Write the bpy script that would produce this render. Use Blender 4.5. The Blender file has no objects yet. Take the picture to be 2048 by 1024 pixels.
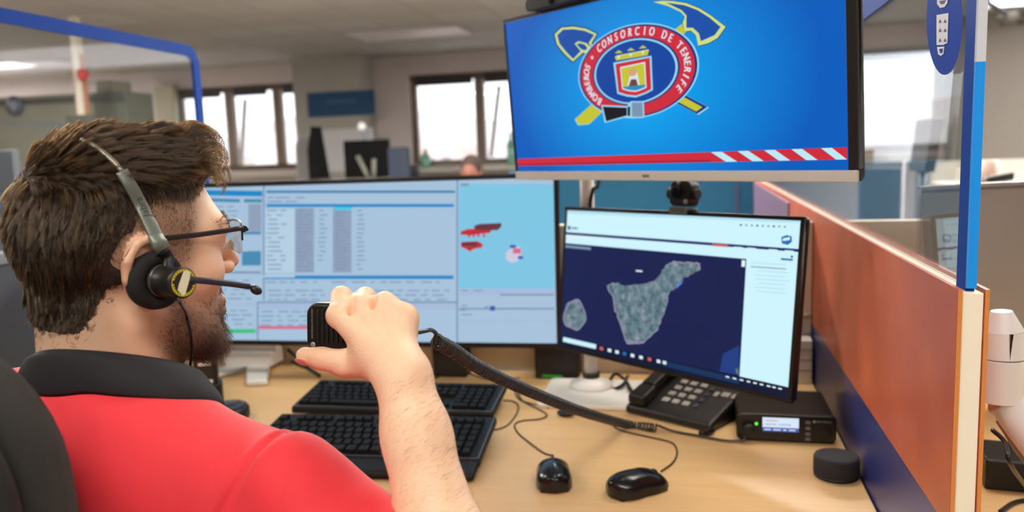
import bpy, bmesh, math, random
import numpy as np
from mathutils import Vector, Matrix
random.seed(7)
rng = np.random.default_rng(7)
sc = bpy.context.scene
COL = sc.collection
PI = math.pi

# ---------------------------------------------------------------- camera
FPX, YAW, PIT, ROLL = 1600.0, math.radians(13.0), math.radians(-7.4), math.radians(2.0)
CAM = np.array([0.0, 0.0, 1.30])
_f = np.array([-math.sin(YAW)*math.cos(PIT), math.cos(YAW)*math.cos(PIT), math.sin(PIT)])
_r0 = np.array([math.cos(YAW), math.sin(YAW), 0.0])
_u0 = np.cross(_r0, _f)
_r = math.cos(ROLL)*_r0 - math.sin(ROLL)*_u0
_u = math.cos(ROLL)*_u0 + math.sin(ROLL)*_r0
def ray(x, y): return _f + _r*((x-1024)/FPX) + _u*((512-y)/FPX)
def onz(x, y, z): d = ray(x, y); return Vector(CAM + d*((z-CAM[2])/d[2]))
def ony(x, y, Y): d = ray(x, y); return Vector(CAM + d*((Y-CAM[1])/d[1]))
def onx(x, y, X): d = ray(x, y); return Vector(CAM + d*((X-CAM[0])/d[0]))
def at(x, y, dep): return Vector(CAM + ray(x, y)*dep)

cd = bpy.data.cameras.new('camera'); cam = bpy.data.objects.new('camera', cd); COL.objects.link(cam)
cam.matrix_world = Matrix(((_r[0], _u[0], -_f[0], CAM[0]), (_r[1], _u[1], -_f[1], CAM[1]), (_r[2], _u[2], -_f[2], CAM[2]), (0, 0, 0, 1)))
cd.sensor_width = 36.0; cd.lens = 36.0*FPX/2048.0; cd.clip_start = 0.02
cd.dof.use_dof = True; cd.dof.focus_distance = 0.92; cd.dof.aperture_fstop = 4.0
sc.camera = cam

# ---------------------------------------------------------------- materials
def lin(c):
    return tuple((v/255/12.92 if v/255 <= 0.04045 else ((v/255+0.055)/1.055)**2.4) for v in c)
MATS = {}
def mat(name, rgb, rough=0.5, metal=0.0, var=0.0, vscale=20.0, bump=0.0, bscale=200.0, spec=0.5, sheen=0.0, sss=0.0, coat=0.0, stretch=None, dark=None):
    if name in MATS: return MATS[name]
    m = bpy.data.materials.new(name); m.use_nodes = True
    nt = m.node_tree; b = nt.nodes['Principled BSDF']
    col = lin(rgb)
    b.inputs['Base Color'].default_value = (*col, 1)
    b.inputs['Roughness'].default_value = rough; b.inputs['Metallic'].default_value = metal
    b.inputs['Specular IOR Level'].default_value = spec
    b.inputs['Sheen Weight'].default_value = sheen
    b.inputs['Coat Weight'].default_value = coat
    if sss:
        b.inputs['Subsurface Weight'].default_value = sss
        b.inputs['Subsurface Radius'].default_value = (1.0, 0.35, 0.2); b.inputs['Subsurface Scale'].default_value = 0.006
    tc = nt.nodes.new('ShaderNodeTexCoord')
    def noise(scale, detail=4):
        n = nt.nodes.new('ShaderNodeTexNoise'); n.inputs['Scale'].default_value = scale; n.inputs['Detail'].default_value = detail
        if stretch:
            mp = nt.nodes.new('ShaderNodeMapping'); mp.inputs['Scale'].default_value = stretch
            nt.links.new(tc.outputs['Object'], mp.inputs['Vector']); nt.links.new(mp.outputs['Vector'], n.inputs['Vector'])
        else: nt.links.new(tc.outputs['Object'], n.inputs['Vector'])
        return n
    if var:
        n = noise(vscale); r = nt.nodes.new('ShaderNodeValToRGB')
        d = lin(dark) if dark else tuple(v*(1-var) for v in col)
        r.color_ramp.elements[0].position = 0.3; r.color_ramp.elements[1].position = 0.7
        r.color_ramp.elements[0].color = (*d, 1); r.color_ramp.elements[1].color = (*(min(1, v*(1+var*0.5)) for v in col), 1)
        nt.links.new(n.outputs['Fac'], r.inputs['Fac']); nt.links.new(r.outputs['Color'], b.inputs['Base Color'])
    if bump:
        n = noise(bscale, 3); bp = nt.nodes.new('ShaderNodeBump'); bp.inputs['Strength'].default_value = bump; bp.inputs['Distance'].default_value = 0.002
        nt.links.new(n.outputs['Fac'], bp.inputs['Height']); nt.links.new(bp.outputs['Normal'], b.inputs['Normal'])
    MATS[name] = m
    return m
def emi(name, rgb, strength=1.0, rough=0.35):
    if name in MATS: return MATS[name]
    m = bpy.data.materials.new(name); m.use_nodes = True
    b = m.node_tree.nodes['Principled BSDF']
    b.inputs['Base Color'].default_value = (0.004, 0.004, 0.005, 1); b.inputs['Roughness'].default_value = rough
    b.inputs['Specular IOR Level'].default_value = 0.2
    b.inputs['Emission Color'].default_value = (*lin(rgb), 1); b.inputs['Emission Strength'].default_value = strength
    MATS[name] = m
    return m
def glass_mat(name, tint=(1, 1, 1), r0=0.04):
    m = bpy.data.materials.new(name); m.use_nodes = True; nt = m.node_tree; nt.nodes.clear()
    o = nt.nodes.new('ShaderNodeOutputMaterial'); mx = nt.nodes.new('ShaderNodeMixShader')
    t = nt.nodes.new('ShaderNodeBsdfTransparent'); t.inputs['Color'].default_value = (*tint, 1)
    g = nt.nodes.new('ShaderNodeBsdfGlossy'); g.inputs['Roughness'].default_value = 0.02
    ge = nt.nodes.new('ShaderNodeNewGeometry'); dt = nt.nodes.new('ShaderNodeVectorMath'); dt.operation = 'DOT_PRODUCT'
    nt.links.new(ge.outputs['Normal'], dt.inputs[0]); nt.links.new(ge.outputs['Incoming'], dt.inputs[1])
    def mth(op, a, b=None):
        n = nt.nodes.new('ShaderNodeMath'); n.operation = op
        for i, v in enumerate((a, b)):
            if v is None: continue
            if isinstance(v, (int, float)): n.inputs[i].default_value = v
            else: nt.links.new(v, n.inputs[i])
        return n.outputs[0]
    c = mth('ABSOLUTE', dt.outputs['Value']); k = mth('POWER', mth('SUBTRACT', 1.0, c), 5.0)
    f = mth('ADD', mth('MULTIPLY', k, 1-r0), r0)
    nt.links.new(f, mx.inputs[0]); nt.links.new(t.outputs[0], mx.inputs[1]); nt.links.new(g.outputs[0], mx.inputs[2]); nt.links.new(mx.outputs[0], o.inputs[0])
    return m

# ---------------------------------------------------------------- mesh building
class MB:
    def __init__(self): self.v = []; self.f = []; self.m = []; self.s = []
    def add(self, vs, fs, mi=0, M=None, smooth=False):
        o = len(self.v)
        for p in vs:
            p = Vector(p)
            self.v.append(M @ p if M is not None else p)
        for q in fs: self.f.append([o+i for i in q]); self.m.append(mi); self.s.append(smooth)
        return self
    def box(self, lo, hi, mi=0, M=None):
        x0, y0, z0 = lo; x1, y1, z1 = hi
        vs = [(x0,y0,z0),(x1,y0,z0),(x1,y1,z0),(x0,y1,z0),(x0,y0,z1),(x1,y0,z1),(x1,y1,z1),(x0,y1,z1)]
        return self.add(vs, [(3,2,1,0),(4,5,6,7),(0,1,5,4),(1,2,6,5),(2,3,7,6),(3,0,4,7)], mi, M)
    def cbox(self, c, s, mi=0, M=None):
        return self.box([c[i]-s[i]/2 for i in range(3)], [c[i]+s[i]/2 for i in range(3)], mi, M)
    def prism(self, pts, z0, z1, mi=0, M=None, top=None):
        n = len(pts); tp = top or pts
        vs = [(x,y,z0) for x,y in pts]+[(x,y,z1) for x,y in tp]
        fs = [tuple(range(n-1,-1,-1)), tuple(range(n,2*n))]+[(i,(i+1)%n,n+(i+1)%n,n+i) for i in range(n)]
        return self.add(vs, fs, mi, M)
    def flat(self, pts, z, mi=0, M=None):
        a = sum(pts[i][0]*pts[(i+1)%len(pts)][1]-pts[(i+1)%len(pts)][0]*pts[i][1] for i in range(len(pts)))
        if a < 0: pts = list(pts)[::-1]
        return self.add([(x,y,z) for x,y in pts], [tuple(range(len(pts)))], mi, M)
    def lathe(self, prof, n=32, mi=0, M=None, smooth=True, sx=1.0, sy=1.0):
        vs = []; k = len(prof)
        for i in range(n):
            a = 2*PI*i/n
            for r, z in prof: vs.append((r*math.cos(a)*sx, r*math.sin(a)*sy, z))
        fs = []
        for i in range(n):
            j = (i+1) % n
            for q in range(k-1): fs.append((i*k+q, j*k+q, j*k+q+1, i*k+q+1))
        if prof[0][0] > 1e-6: fs.append(tuple(i*k for i in range(n-1,-1,-1)))
        if prof[-1][0] > 1e-6: fs.append(tuple(i*k+k-1 for i in range(n)))
        return self.add(vs, fs, mi, M, smooth)
    def tube(self, pts, r, n=8, mi=0, M=None, closed=False, smooth=True, flat=None):
        pts = [Vector(p) for p in pts]; L = len(pts); rr = r if isinstance(r, (list, tuple)) else [r]*L
        vs = []; up = None
        for i, p in enumerate(pts):
            a = pts[i-1] if (i or closed) else p; b = pts[(i+1) % L] if (i < L-1 or closed) else p
            t = (b-a).normalized()
            if up is None:
                up = Vector((0,0,1)) if abs(t.z) < 0.9 else Vector((1,0,0))
            up = (up - t*up.dot(t))
            if up.length < 1e-6: up = t.orthogonal()
            up.normalize(); sd = t.cross(up)
            for q in range(n):
                an = 2*PI*q/n
                vs.append(p + sd*(math.cos(an)*rr[i]*(flat[0] if flat else 1)) + up*(math.sin(an)*rr[i]*(flat[1] if flat else 1)))
        fs = []
        for i in range(L if closed else L-1):
            j = (i+1) % L
            for q in range(n): fs.append((i*n+q, i*n+(q+1)%n, j*n+(q+1)%n, j*n+q))
        if not closed: fs += [tuple(range(n-1,-1,-1)), tuple((L-1)*n+q for q in range(n))]
        return self.add(vs, fs, mi, M, smooth)
    def cyl(self, a, b, r, r2=None, n=24, mi=0, M=None): return self.tube([a, b], [r, r if r2 is None else r2], n, mi, M)
    def ell(self, c, r, mi=0, M=None, nu=24, nv=14):
        prof = [(math.sin(PI*i/nv), -math.cos(PI*i/nv)) for i in range(nv+1)]
        prof[0] = (0, -1); prof[-1] = (0, 1)
        T = Matrix.Translation(Vector(c)) @ Matrix.Diagonal((r[0], r[1], r[2], 1))
        return self.lathe(prof, nu, mi, (M @ T) if M is not None else T)
    def build(self, name, mats, parent=None, bevel=0.0, seg=2, smooth=None, local=True, sub=0):
        if not isinstance(mats, (list, tuple)): mats = [mats]
        me = bpy.data.meshes.new(name)
        vs = self.v
        if parent is not None and not local:
            I = wm(parent).inverted(); vs = [I @ p for p in vs]
        me.from_pydata([tuple(p) for p in vs], [], self.f)
        for m_ in mats: me.materials.append(m_)
        for i, p in enumerate(me.polygons):
            p.material_index = min(self.m[i], len(mats)-1); p.use_smooth = self.s[i] if smooth is None else smooth
        bm = bmesh.new(); bm.from_mesh(me); bmesh.ops.remove_doubles(bm, verts=bm.verts, dist=1e-6); bmesh.ops.recalc_face_normals(bm, faces=bm.faces); bm.to_mesh(me); bm.free()
        o = bpy.data.objects.new(name, me); COL.objects.link(o)
        if parent is not None: o.parent = parent
        if bevel:
            b = o.modifiers.new('bevel', 'BEVEL'); b.width = bevel; b.segments = seg; b.limit_method = 'ANGLE'; b.angle_limit = math.radians(40); b.harden_normals = False
            for p in me.polygons: p.use_smooth = True
            es = o.modifiers.new('wn', 'WEIGHTED_NORMAL'); es.keep_sharp = True
        if sub:
            s_ = o.modifiers.new('sub', 'SUBSURF'); s_.levels = sub; s_.render_levels = sub
        return o
def wm(o):
    M = o.matrix_basis.copy()
    return wm(o.parent) @ M if o.parent else M
def tag(o, label=None, cat=None, group=None, kind=None):
    if label: o['label'] = label
    if cat: o['category'] = cat
    if group: o['group'] = group
    if kind: o['kind'] = kind
    return o
def thing(name, label, cat, loc=(0,0,0), rz=0.0, group=None, M=None):
    o = bpy.data.objects.new(name, None); COL.objects.link(o); o.empty_display_size = 0.05
    o.matrix_basis = M if M is not None else (Matrix.Translation(Vector(loc)) @ Matrix.Rotation(rz, 4, 'Z'))
    return tag(o, label, cat, group)
def struct(name, mb, m, label=None, **k):
    return tag(mb.build(name, m, **k), label, None, None, 'structure')
def frame(o, x, y, z):
    M = Matrix.Identity(4)
    for i, c in enumerate((x, y, z, o)):
        for j in range(3): M[j][i] = c[j]
    return M
def dup(root, **kw):
    r = root.copy(); COL.objects.link(r)
    for ch in list(root.children):
        c = ch.copy(); COL.objects.link(c); c.parent = r
        for g in list(ch.children):
            d = g.copy(); COL.objects.link(d); d.parent = c
    return r
def smooth_path(pts, n=8):
    P = [Vector(p) for p in pts]; P = [P[0]*2-P[1]]+P+[P[-1]*2-P[-2]]; out = []
    for i in range(1, len(P)-2):
        for k in range(n):
            t = k/n; a, b, c, d = P[i-1], P[i], P[i+1], P[i+2]
            out.append(0.5*((2*b)+(c-a)*t+(2*a-5*b+4*c-d)*t*t+(3*b-a-3*c+d)*t**3))
    out.append(P[-2]); return out
def rrect(w, h, r, n=5, cx=0.0, cy=0.0):
    out = []
    for sx, sy, a0 in ((1,1,0),(-1,1,PI/2),(-1,-1,PI),(1,-1,3*PI/2)):
        for k in range(n+1):
            a = a0+PI/2*k/n; out.append((cx+sx*(w/2-r)+r*math.cos(a), cy+sy*(h/2-r)+r*math.sin(a)))
    return out
def text_mesh(txt, size, shear=0.0, offset=0.0, sx=1.0):
    cu = bpy.data.curves.new('t', 'FONT'); cu.body = txt; cu.size = size; cu.align_x = 'CENTER'; cu.align_y = 'CENTER'; cu.shear = shear; cu.offset = offset
    o = bpy.data.objects.new('t', cu); COL.objects.link(o)
    dg = bpy.context.evaluated_depsgraph_get(); me = bpy.data.meshes.new_from_object(o.evaluated_get(dg))
    vs = [(v.co.x*sx, v.co.y) for v in me.vertices]; fs = [tuple(p.vertices) for p in me.polygons]
    bpy.data.objects.remove(o); bpy.data.curves.remove(cu); bpy.data.meshes.remove(me)
    return vs, fs
def put_text(mb, txt, size, z, mi, fn=lambda x, y: (x, y), **k):
    vs, fs = text_mesh(txt, size, **k)
    mb.add([(*fn(x, y), z) for x, y in vs], fs, mi)
# ---------------------------------------------------------------- world and lights
w = bpy.data.worlds.new('sky'); sc.world = w; w.use_nodes = True
bgn = w.node_tree.nodes['Background']; bgn.inputs[0].default_value = (0.93, 0.96, 1.0, 1); bgn.inputs[1].default_value = 2.2
sc.view_settings.view_transform = 'Standard'; sc.view_settings.look = 'None'; sc.view_settings.gamma = 1.0
sc.view_settings.use_curve_mapping = False; sc.view_settings.exposure = 0.0
sc.cycles.max_bounces = 8; sc.cycles.transparent_max_bounces = 16; sc.cycles.use_denoising = True
sc.cycles.sample_clamp_indirect = 6.0; sc.cycles.caustics_reflective = False; sc.cycles.caustics_refractive = False

# ---------------------------------------------------------------- setting
CEIL, BACKY = 2.58, 10.0
m_wall = mat('wall_paint', (214, 204, 200), 0.85, var=0.03, vscale=1.5)
m_wall2 = mat('wall_grey', (140, 131, 120), 0.85, var=0.04, vscale=1.5)
m_floor = mat('floor_vinyl', (168, 164, 158), 0.5, var=0.1, vscale=30)
struct('floor', MB().box((-11, -3.5, -0.1), (7, BACKY+0.3, 0)), m_floor, 'grey vinyl office floor')
# suspended ceiling with tile joints
mc = bpy.data.materials.new('ceiling_tiles'); mc.use_nodes = True; nt = mc.node_tree; b = nt.nodes['Principled BSDF']
tc = nt.nodes.new('ShaderNodeTexCoord'); br = nt.nodes.new('ShaderNodeTexBrick'); br.offset = 0.0
br.inputs['Scale'].default_value = 1.0; br.inputs['Brick Width'].default_value = 0.6; br.inputs['Row Height'].default_value = 0.6; br.inputs['Mortar Size'].default_value = 0.008
br.inputs['Color1'].default_value = (*lin((164, 157, 148)), 1); br.inputs['Color2'].default_value = (*lin((152, 144, 133)), 1); br.inputs['Mortar'].default_value = (*lin((132, 125, 116)), 1)
nt.links.new(tc.outputs['Object'], br.inputs['Vector']); nt.links.new(br.outputs['Color'], b.inputs['Base Color']); b.inputs['Roughness'].default_value = 0.9
struct('ceiling', MB().box((-11, -3.5, CEIL), (7, BACKY+0.3, CEIL+0.1)), mc, 'suspended ceiling of beige square tiles')
# back wall with window openings
openings = [(-7.05, -5.02, 1.17, 2.33), (-3.6, 0.2, 1.15, 2.33), (0.9, 2.72, 0.95, 2.35)]
mb = MB(); xs = -11
for x0, x1, z0, z1 in openings:
    mb.box((xs, BACKY, 0), (x0, BACKY+0.25, CEIL)); mb.box((x0, BACKY, 0), (x1, BACKY+0.25, z0)); mb.box((x0, BACKY, z1), (x1, BACKY+0.25, CEIL)); xs = x1
mb.box((xs, BACKY, 0), (2.75, BACKY+0.25, CEIL))
struct('wall_back', mb, m_wall, 'pale pinkish back wall around the windows')
struct('wall_north', MB().box((2.75, BACKY-0.3, 0), (7.2, BACKY+0.25, CEIL)), m_wall2, 'grey brown wall right of the far window')
struct('wall_left', MB().box((-11.2, -3.5, 0), (-11, BACKY+0.25, CEIL)), m_wall)
struct('wall_right', MB().box((7, -3.5, 0), (7.2, BACKY-0.3, CEIL)), m_wall)
struct('wall_rear', MB().box((-11.2, -3.7, 0), (7.2, -3.5, CEIL)), m_wall)
# ledge below the windows and bulkhead above
struct('trim_1', MB().box((-8, BACKY-0.28, 1.08), (0.8, BACKY, 1.13)), mat('sill_stone', (196, 190, 176), 0.6), 'pale window ledge along the back wall', bevel=0.008)
m_brown = mat('window_brown', (122, 104, 88), 0.45, var=0.06, vscale=8)
m_dkbr = mat('blind_dark', (46, 42, 40), 0.6)
m_pane = glass_mat('window_glass')
def window(n, x0, x1, z0, z1, mull, blinds=(), m=m_brown):
    f = MB(); Y = BACKY+0.06; t = 0.075
    f.box((x0, Y, z0), (x1, Y+0.08, z0+t)); f.box((x0, Y, z1-t), (x1, Y+0.08, z1)); f.box((x0, Y, z0+t), (x0+t, Y+0.08, z1-t)); f.box((x1-t, Y, z0+t), (x1, Y+0.08, z1-t))
    for q in mull: f.box((q-0.06, Y-0.01, z0+t), (q+0.06, Y+0.09, z1-t))
    o = struct('window_%d' % n, f, m, bevel=0.006)
    for a, b_ in blinds: MB().box((a, Y-0.035, z1-0.145), (b_, Y-0.012, z1-0.03)).build('roller_blind', m_dkbr, o)
    MB().box((x0+t, Y+0.03, z0+t), (x1-t, Y+0.036, z1-t)).build('pane', m_pane, o)
    return o
w1 = window(1, *openings[0], (-6.25, -5.52), ((-6.95, -6.35), (-6.15, -5.65), (-5.4, -5.08)))
w2 = window(2, *openings[1], (-2.68, -1.2), ((-3.52, -2.76), (-2.6, -1.3), (-1.1, 0.1)))
w3 = window(3, *openings[2], (1.5,), (), mat('frame_pale', (190, 188, 184), 0.5))
# tilted open sashes
for wn, xa, zs in ((w1, -6.1, (1.3, 2.2)), (w2, -2.55, (1.3, 2.2))):
    s_ = MB(); M = Matrix.Translation((xa, BACKY-0.02, zs[0])) @ Matrix.Rotation(math.radians(9), 4, 'Y')
    s_.box((0, -0.02, -0.05), (0.05, 0.02, 0.85), M=M)
    s_.build('open_sash', mat('frame_pale', (190, 188, 184), 0.5), wn)
# concrete column with teal sign
struct('trim_2', MB().box((-5.0, BACKY-0.45, 0), (-4.08, BACKY, CEIL)), mat('column_grey', (170, 166, 156), 0.85, var=0.03), 'square grey column between the two windows')
# exterior
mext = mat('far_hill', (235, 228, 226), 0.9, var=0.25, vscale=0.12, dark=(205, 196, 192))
hill = MB(); n = 26
vs = []; fs = []
for i in range(n):
    for j in range(8):
        x = -60+120*i/(n-1); y = 30+j*10; z = -9+j*2.2+1.5*math.sin(x*0.12+j)+random.uniform(-.5, .5)
        vs.append((x, y, z))
for i in range(n-1):
    for j in range(7): fs.append((i*8+j, (i+1)*8+j, (i+1)*8+j+1, i*8+j+1))
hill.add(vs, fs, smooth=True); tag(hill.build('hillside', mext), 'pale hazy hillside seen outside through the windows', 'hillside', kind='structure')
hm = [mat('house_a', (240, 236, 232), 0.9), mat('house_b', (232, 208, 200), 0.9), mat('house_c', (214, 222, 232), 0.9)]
for k in range(16):
    x = -30+k*4.2; y = 34+random.uniform(0, 8); s = random.uniform(1.6, 3); h = random.uniform(1.6, 3.0); z0 = -8
    bld = MB().box((x, y, z0), (x+s, y+3, z0+6.5+h)).box((x-.1, y-.1, z0+6.5+h), (x+s+.1, y+3.1, z0+6.7+h))
    for q in range(3): bld.box((x+s*(.15+.28*q), y-.03, z0+5.6+h), (x+s*(.3+.28*q), y, z0+6.2+h), 1)
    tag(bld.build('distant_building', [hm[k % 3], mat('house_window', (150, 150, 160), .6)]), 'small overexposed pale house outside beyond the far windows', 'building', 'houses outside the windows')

# ceiling luminaires
m_lfr = mat('luminaire_frame', (200, 196, 190), 0.4)
m_on = emi('luminaire_on', (255, 246, 234), 14.5)
m_fill = emi('luminaire_fill', (255, 249, 246), 85.0)  # fill panels added to brighten the far end, no such lamps known
m_on3 = emi('luminaire_soft', (250, 250, 255), 3.5)
m_off = mat('luminaire_off', (205, 196, 192), 0.4)
def luminaire(x, y, sx, sy, on, label):
    t = thing('ceiling_light', label, 'ceiling light', (x, y, CEIL))
    f = MB()
    for a in ((-sx/2, -sy/2, sx/2, -sy/2+.03), (-sx/2, sy/2-.03, sx/2, sy/2), (-sx/2, -sy/2+.03, -sx/2+.03, sy/2-.03), (sx/2-.03, -sy/2+.03, sx/2, sy/2-.03)):
        f.box((a[0], a[1], -0.02), (a[2], a[3], 0.0))
    f.build('frame', m_lfr, t)
    MB().box((-sx/2+.03, -sy/2+.03, -0.012), (sx/2-.03, sy/2-.03, -0.002)).build('diffuser', (m_off, m_on, m_fill, m_on3)[int(on)], t)
    return t
p = onz(820, 66, CEIL); luminaire(p.x, p.y, 1.2, 0.6, False, 'unlit recessed ceiling panel near the right-angled windows and column')
p = onz(60, 128, CEIL); luminaire(p.x, p.y, 1.2, 0.6, False, 'unlit ceiling panel seen through the blue framed glass screen')
tk = thing('ceiling_track', 'dark ceiling track with a spotlight crossing before the large bright light', 'ceiling track', (0, 0, 2.47))
ta_, tb_ = onz(1950, -8, 2.47), onz(2075, 62, 2.47)
MB().tube([ta_, tb_], .022, n=8).build('rail', mat('track_dark', (58, 56, 56), .5), tk, local=False)
for f_ in (.15, .75): q_ = ta_.lerp(tb_, f_); MB().cyl(q_, (q_.x, q_.y, CEIL), .01).build('hanger', mat('track_dark', (58, 56, 56), .5), tk, local=False)
q_ = ta_.lerp(tb_, .42); MB().cyl((q_.x-.06, q_.y, q_.z-.07), (q_.x+.10, q_.y+.02, q_.z-.03), .055).build('spotlight', mat('spot_olive', (92, 86, 70), .5), tk, local=False)
GL = 'ceiling panels added out of view to light the office'  # unseen panels added for their light, the far ones much stronger
for x, y, st_ in ((-.2, -.5, 1), (-1.9, -.7, 1), (1.0, -.9, 1), (-2.6, 1.6, 1), (.3, 1.9, 1), (2.6, 2.2, 1), (-4.6, 3.4, 2), (-2.4, 4.4, 2), (-.2, 4.6, 2), (2.0, 4.6, 2), (-9.8, 6.4, 2), (-10.0, 8.2, 2), (4.6, 6.0, 2), (5.6, 8.4, 2)):
    tag(luminaire(x, y, 1.2, 0.6, st_, 'lit square ceiling panel added out of view to light the office'), group=GL)
p = onz(1985, 42, CEIL); luminaire(4.5, 8.25, 3.6, 1.8, 3, 'large bright ceiling light behind the glass with the blue oval sticker')

# ---------------------------------------------------------------- partitions
PX = 0.27
m_or = mat('laminate_orange', (192, 100, 68), 0.4, var=0.08, vscale=9, spec=0.35, dark=(180, 87, 61))
m_navy = mat('laminate_navy', (38, 48, 112), 0.35, spec=0.4)
m_cream = mat('edge_cream', (255, 247, 224), 0.5)
m_edge = mat('edge_orange', (222, 142, 70), 0.5)
m_beige = mat('panel_beige', (224, 217, 200), 0.6, var=0.04, vscale=6)
m_teal = mat('panel_teal', (22, 110, 150), 0.6, var=0.05, vscale=6)
m_dark = mat('panel_charcoal', (62, 66, 74), 0.6)
m_gl = glass_mat('screen_glass', (0.93, 0.955, 0.97))
m_blue = mat('edge_blue', (8, 64, 152), 0.6, spec=0.12)
m_blue2 = mat('edge_blue_bright', (6, 156, 255), 0.4)
Y0, Y1, TOP = 0.915, 5.2, 1.14
rp = thing('desk_partition', 'orange and navy desk partition with cream edge, right of the desk', 'partition', (PX, Y0, 0))
MB().box((PX, Y0, 0), (PX+.0049, Y1, .62), 0).box((PX, Y0, .62), (PX+.0049, Y1, .872), 1).box((PX, Y0, .872), (PX+.0049, Y1, TOP), 2).build('laminate_face', [m_beige, m_navy, m_or], rp, local=False)
MB().box((PX+.0262, Y0, 0), (PX+.031, Y1, TOP)).build('back_face', m_or, rp, local=False)
MB().box((PX+.0005, Y0-.0015, 0.0), (PX+.0048, Y0, TOP)).box((PX+.0266, Y0-.0015, 0), (PX+.0306, Y0, TOP)).build('edge_strip', m_edge, rp, local=False)
MB().box((PX+.0052, Y0+.001, 0), (PX+.0258, Y1, TOP-.004)).build('core', m_cream, rp, local=False, bevel=.001)
def glass_screen(name, label, x, ya, yb, z0, z1, r, far):
    t = thing(name, label, 'glass screen', (x, ya, z0))
    MB().box((x-.003, ya, z0), (x+.003, yb, z1)).build('glass_pane', m_gl, t, local=False)
    bw = .032
    fm = MB(); e = .0042
    def band(pts_in, pts_out):
        n = len(pts_in)
        for i in range(n-1):
            q = [pts_in[i], pts_in[i+1], pts_out[i+1], pts_out[i]]
            vs = [(x-e, a, b_) for a, b_ in q]+[(x+e, a, b_) for a, b_ in q]
            fm.add(vs, [(0,1,2,3),(7,6,5,4),(0,4,5,1),(1,5,6,2),(2,6,7,3),(3,7,4,0)])
    end = yb if far else ya; sgn = -1 if far else 1
    arc = [(end+sgn*(r-r*math.cos(a)), z1-r+r*math.sin(a)) for a in [PI/2*k/8 for k in range(9)]]
    ri = r-bw
    arci = [(end+sgn*(r-ri*math.cos(a)), z1-r+ri*math.sin(a)) for a in [PI/2*k/8 for k in range(9)]]
    other = ya if far else yb
    outer = [(end, z0)]+arc+[(other, z1)]
    inner = [(end+sgn*bw, z0)]+arci+[(other, z1-bw)]
    band(inner, outer)
    fm.build('edge_band', m_blue, t, local=False)
    return t
gs = glass_screen('glass_screen', 'clear glass screen on the orange partition, with blue oval sticker', PX+.0155, Y0+.012, 4.4, TOP-.01, 1.535, .06, False)
MB().box((PX+.011, Y0+.006, TOP), (PX+.020, Y0+.0118, 1.375)).build('edge_trim', m_blue2, gs, local=False)
MB().box((PX+.011, Y0+.006, 1.375), (PX+.020, Y0+.0118, 1.50)).build('clear_edge', mat('clear_edge', (215, 222, 232), .2), gs, local=False)
# oval sticker with a coat of arms on the right screen
SX = PX+.012
def sp(px, py, dx=0.0): q = onx(px, py, SX-dx); return q
stk = MB(); cc = [(1889+36*math.cos(2*PI*k/40), 40+110*math.sin(2*PI*k/40)) for k in range(40)]
vs = [sp(*c) for c in cc]; stk.add(vs, [tuple(range(40))], 0)
def spoly(pts, mi, dx): stk.add([sp(x, y, dx) for x, y in pts], [tuple(range(len(pts)))], mi)
spoly([(1873,30),(1897,26),(1895,86),(1886,90),(1873,90)], 1, .0004)
spoly([(1874,-6),(1896,-8),(1895,6),(1889,14),(1880,16),(1874,8)], 1, .0004)
spoly([(1874,94),(1889,93),(1887,108),(1881,112),(1876,108)], 1, .0004)
for q in range(4): spoly([(1875+q*5,-20),(1878+q*5,-20),(1879+q*5,-9),(1875+q*5,-9)], 1, .0004)
for yy in (42, 60, 80):
    for xx in (1877, 1887): spoly([(xx,yy+4),(xx+6,yy+3),(xx+3,yy-4)], 2, .0008)
spoly([(1878,2),(1892,0),(1886,8),(1881,8)], 2, .0008)
spoly([(1878,98),(1886,97),(1884,106),(1880,106)], 0, .0008)
stk.build('oval_sticker', [mat('sticker_blue', (14, 66, 165), .7, spec=.1), mat('sticker_white', (235, 238, 242), .4), mat('sticker_dark', (60, 66, 96), .4)], gs, local=False)
# left partition and its screen
LX = -1.43
lp = thing('desk_partition', 'charcoal desk partition to the left, behind the seated man', 'partition', (LX, .7, 0))
MB().box((LX-.04, .7, 0), (LX, 2.25, 1.10)).build('panel', m_dark, lp, local=False, bevel=.003)
MB().box((LX-.044, .7, 1.10), (LX+.004, 2.25, 1.125)).build('top_rail', mat('rail_grey', (120, 124, 130), .4), lp, local=False, bevel=.003)
glass_screen('glass_screen', 'glass screen with blue edge band on the charcoal partition', LX-.02, .7, 2.19, 1.125, 1.645, .06, True)
# back panels
bp_ = thing('back_panel', 'beige low panel standing at the back edge of the desk', 'partition', (-.58, 1.97, 0))
MB().box((LX, 1.97, 0), (PX-.001, 2.0, 1.115)).build('panel', m_beige, bp_, local=False, bevel=.003)
for z in (.80, .885): MB().box((LX, 1.962, z), (PX-.002, 1.97, z+.012)).build('cable_rail', mat('rail_beige', (172, 163, 144), .5), bp_, local=False, bevel=.002)
np_ = thing('back_panel', 'beige low panel at the back edge of the neighbouring desk', 'partition', (1.1, 1.97, 0))
MB().box((PX+.033, 1.97, 0), (2.0, 2.0, 1.115)).build('panel', m_beige, np_, local=False, bevel=.003)
tp = thing('back_panel', 'teal panel of the desk behind, seen under the hanging monitor', 'partition', (-.6, 3.88, 0))
MB().box((-.9, 3.88, 0), (PX-.001, 3.92, 1.20)).build('panel', m_teal, tp, local=False, bevel=.003)
MB().box((.18, 3.868, .3), (.2, 3.88, 1.19)).build('post', mat('post_grey', (70, 90, 125), .4), tp, local=False)
# far side dark end of the right partition (purple inner section)
pur = thing('partition_extension', 'purple grey far section of the partition above the map monitor', 'partition', (PX, 3.1, 0))
MB().box((PX-.006, 2.45, .5), (PX-.0003, 3.87, TOP-.015)).build('panel', mat('laminate_purple', (108, 86, 112), .5), pur, local=False)

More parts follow.
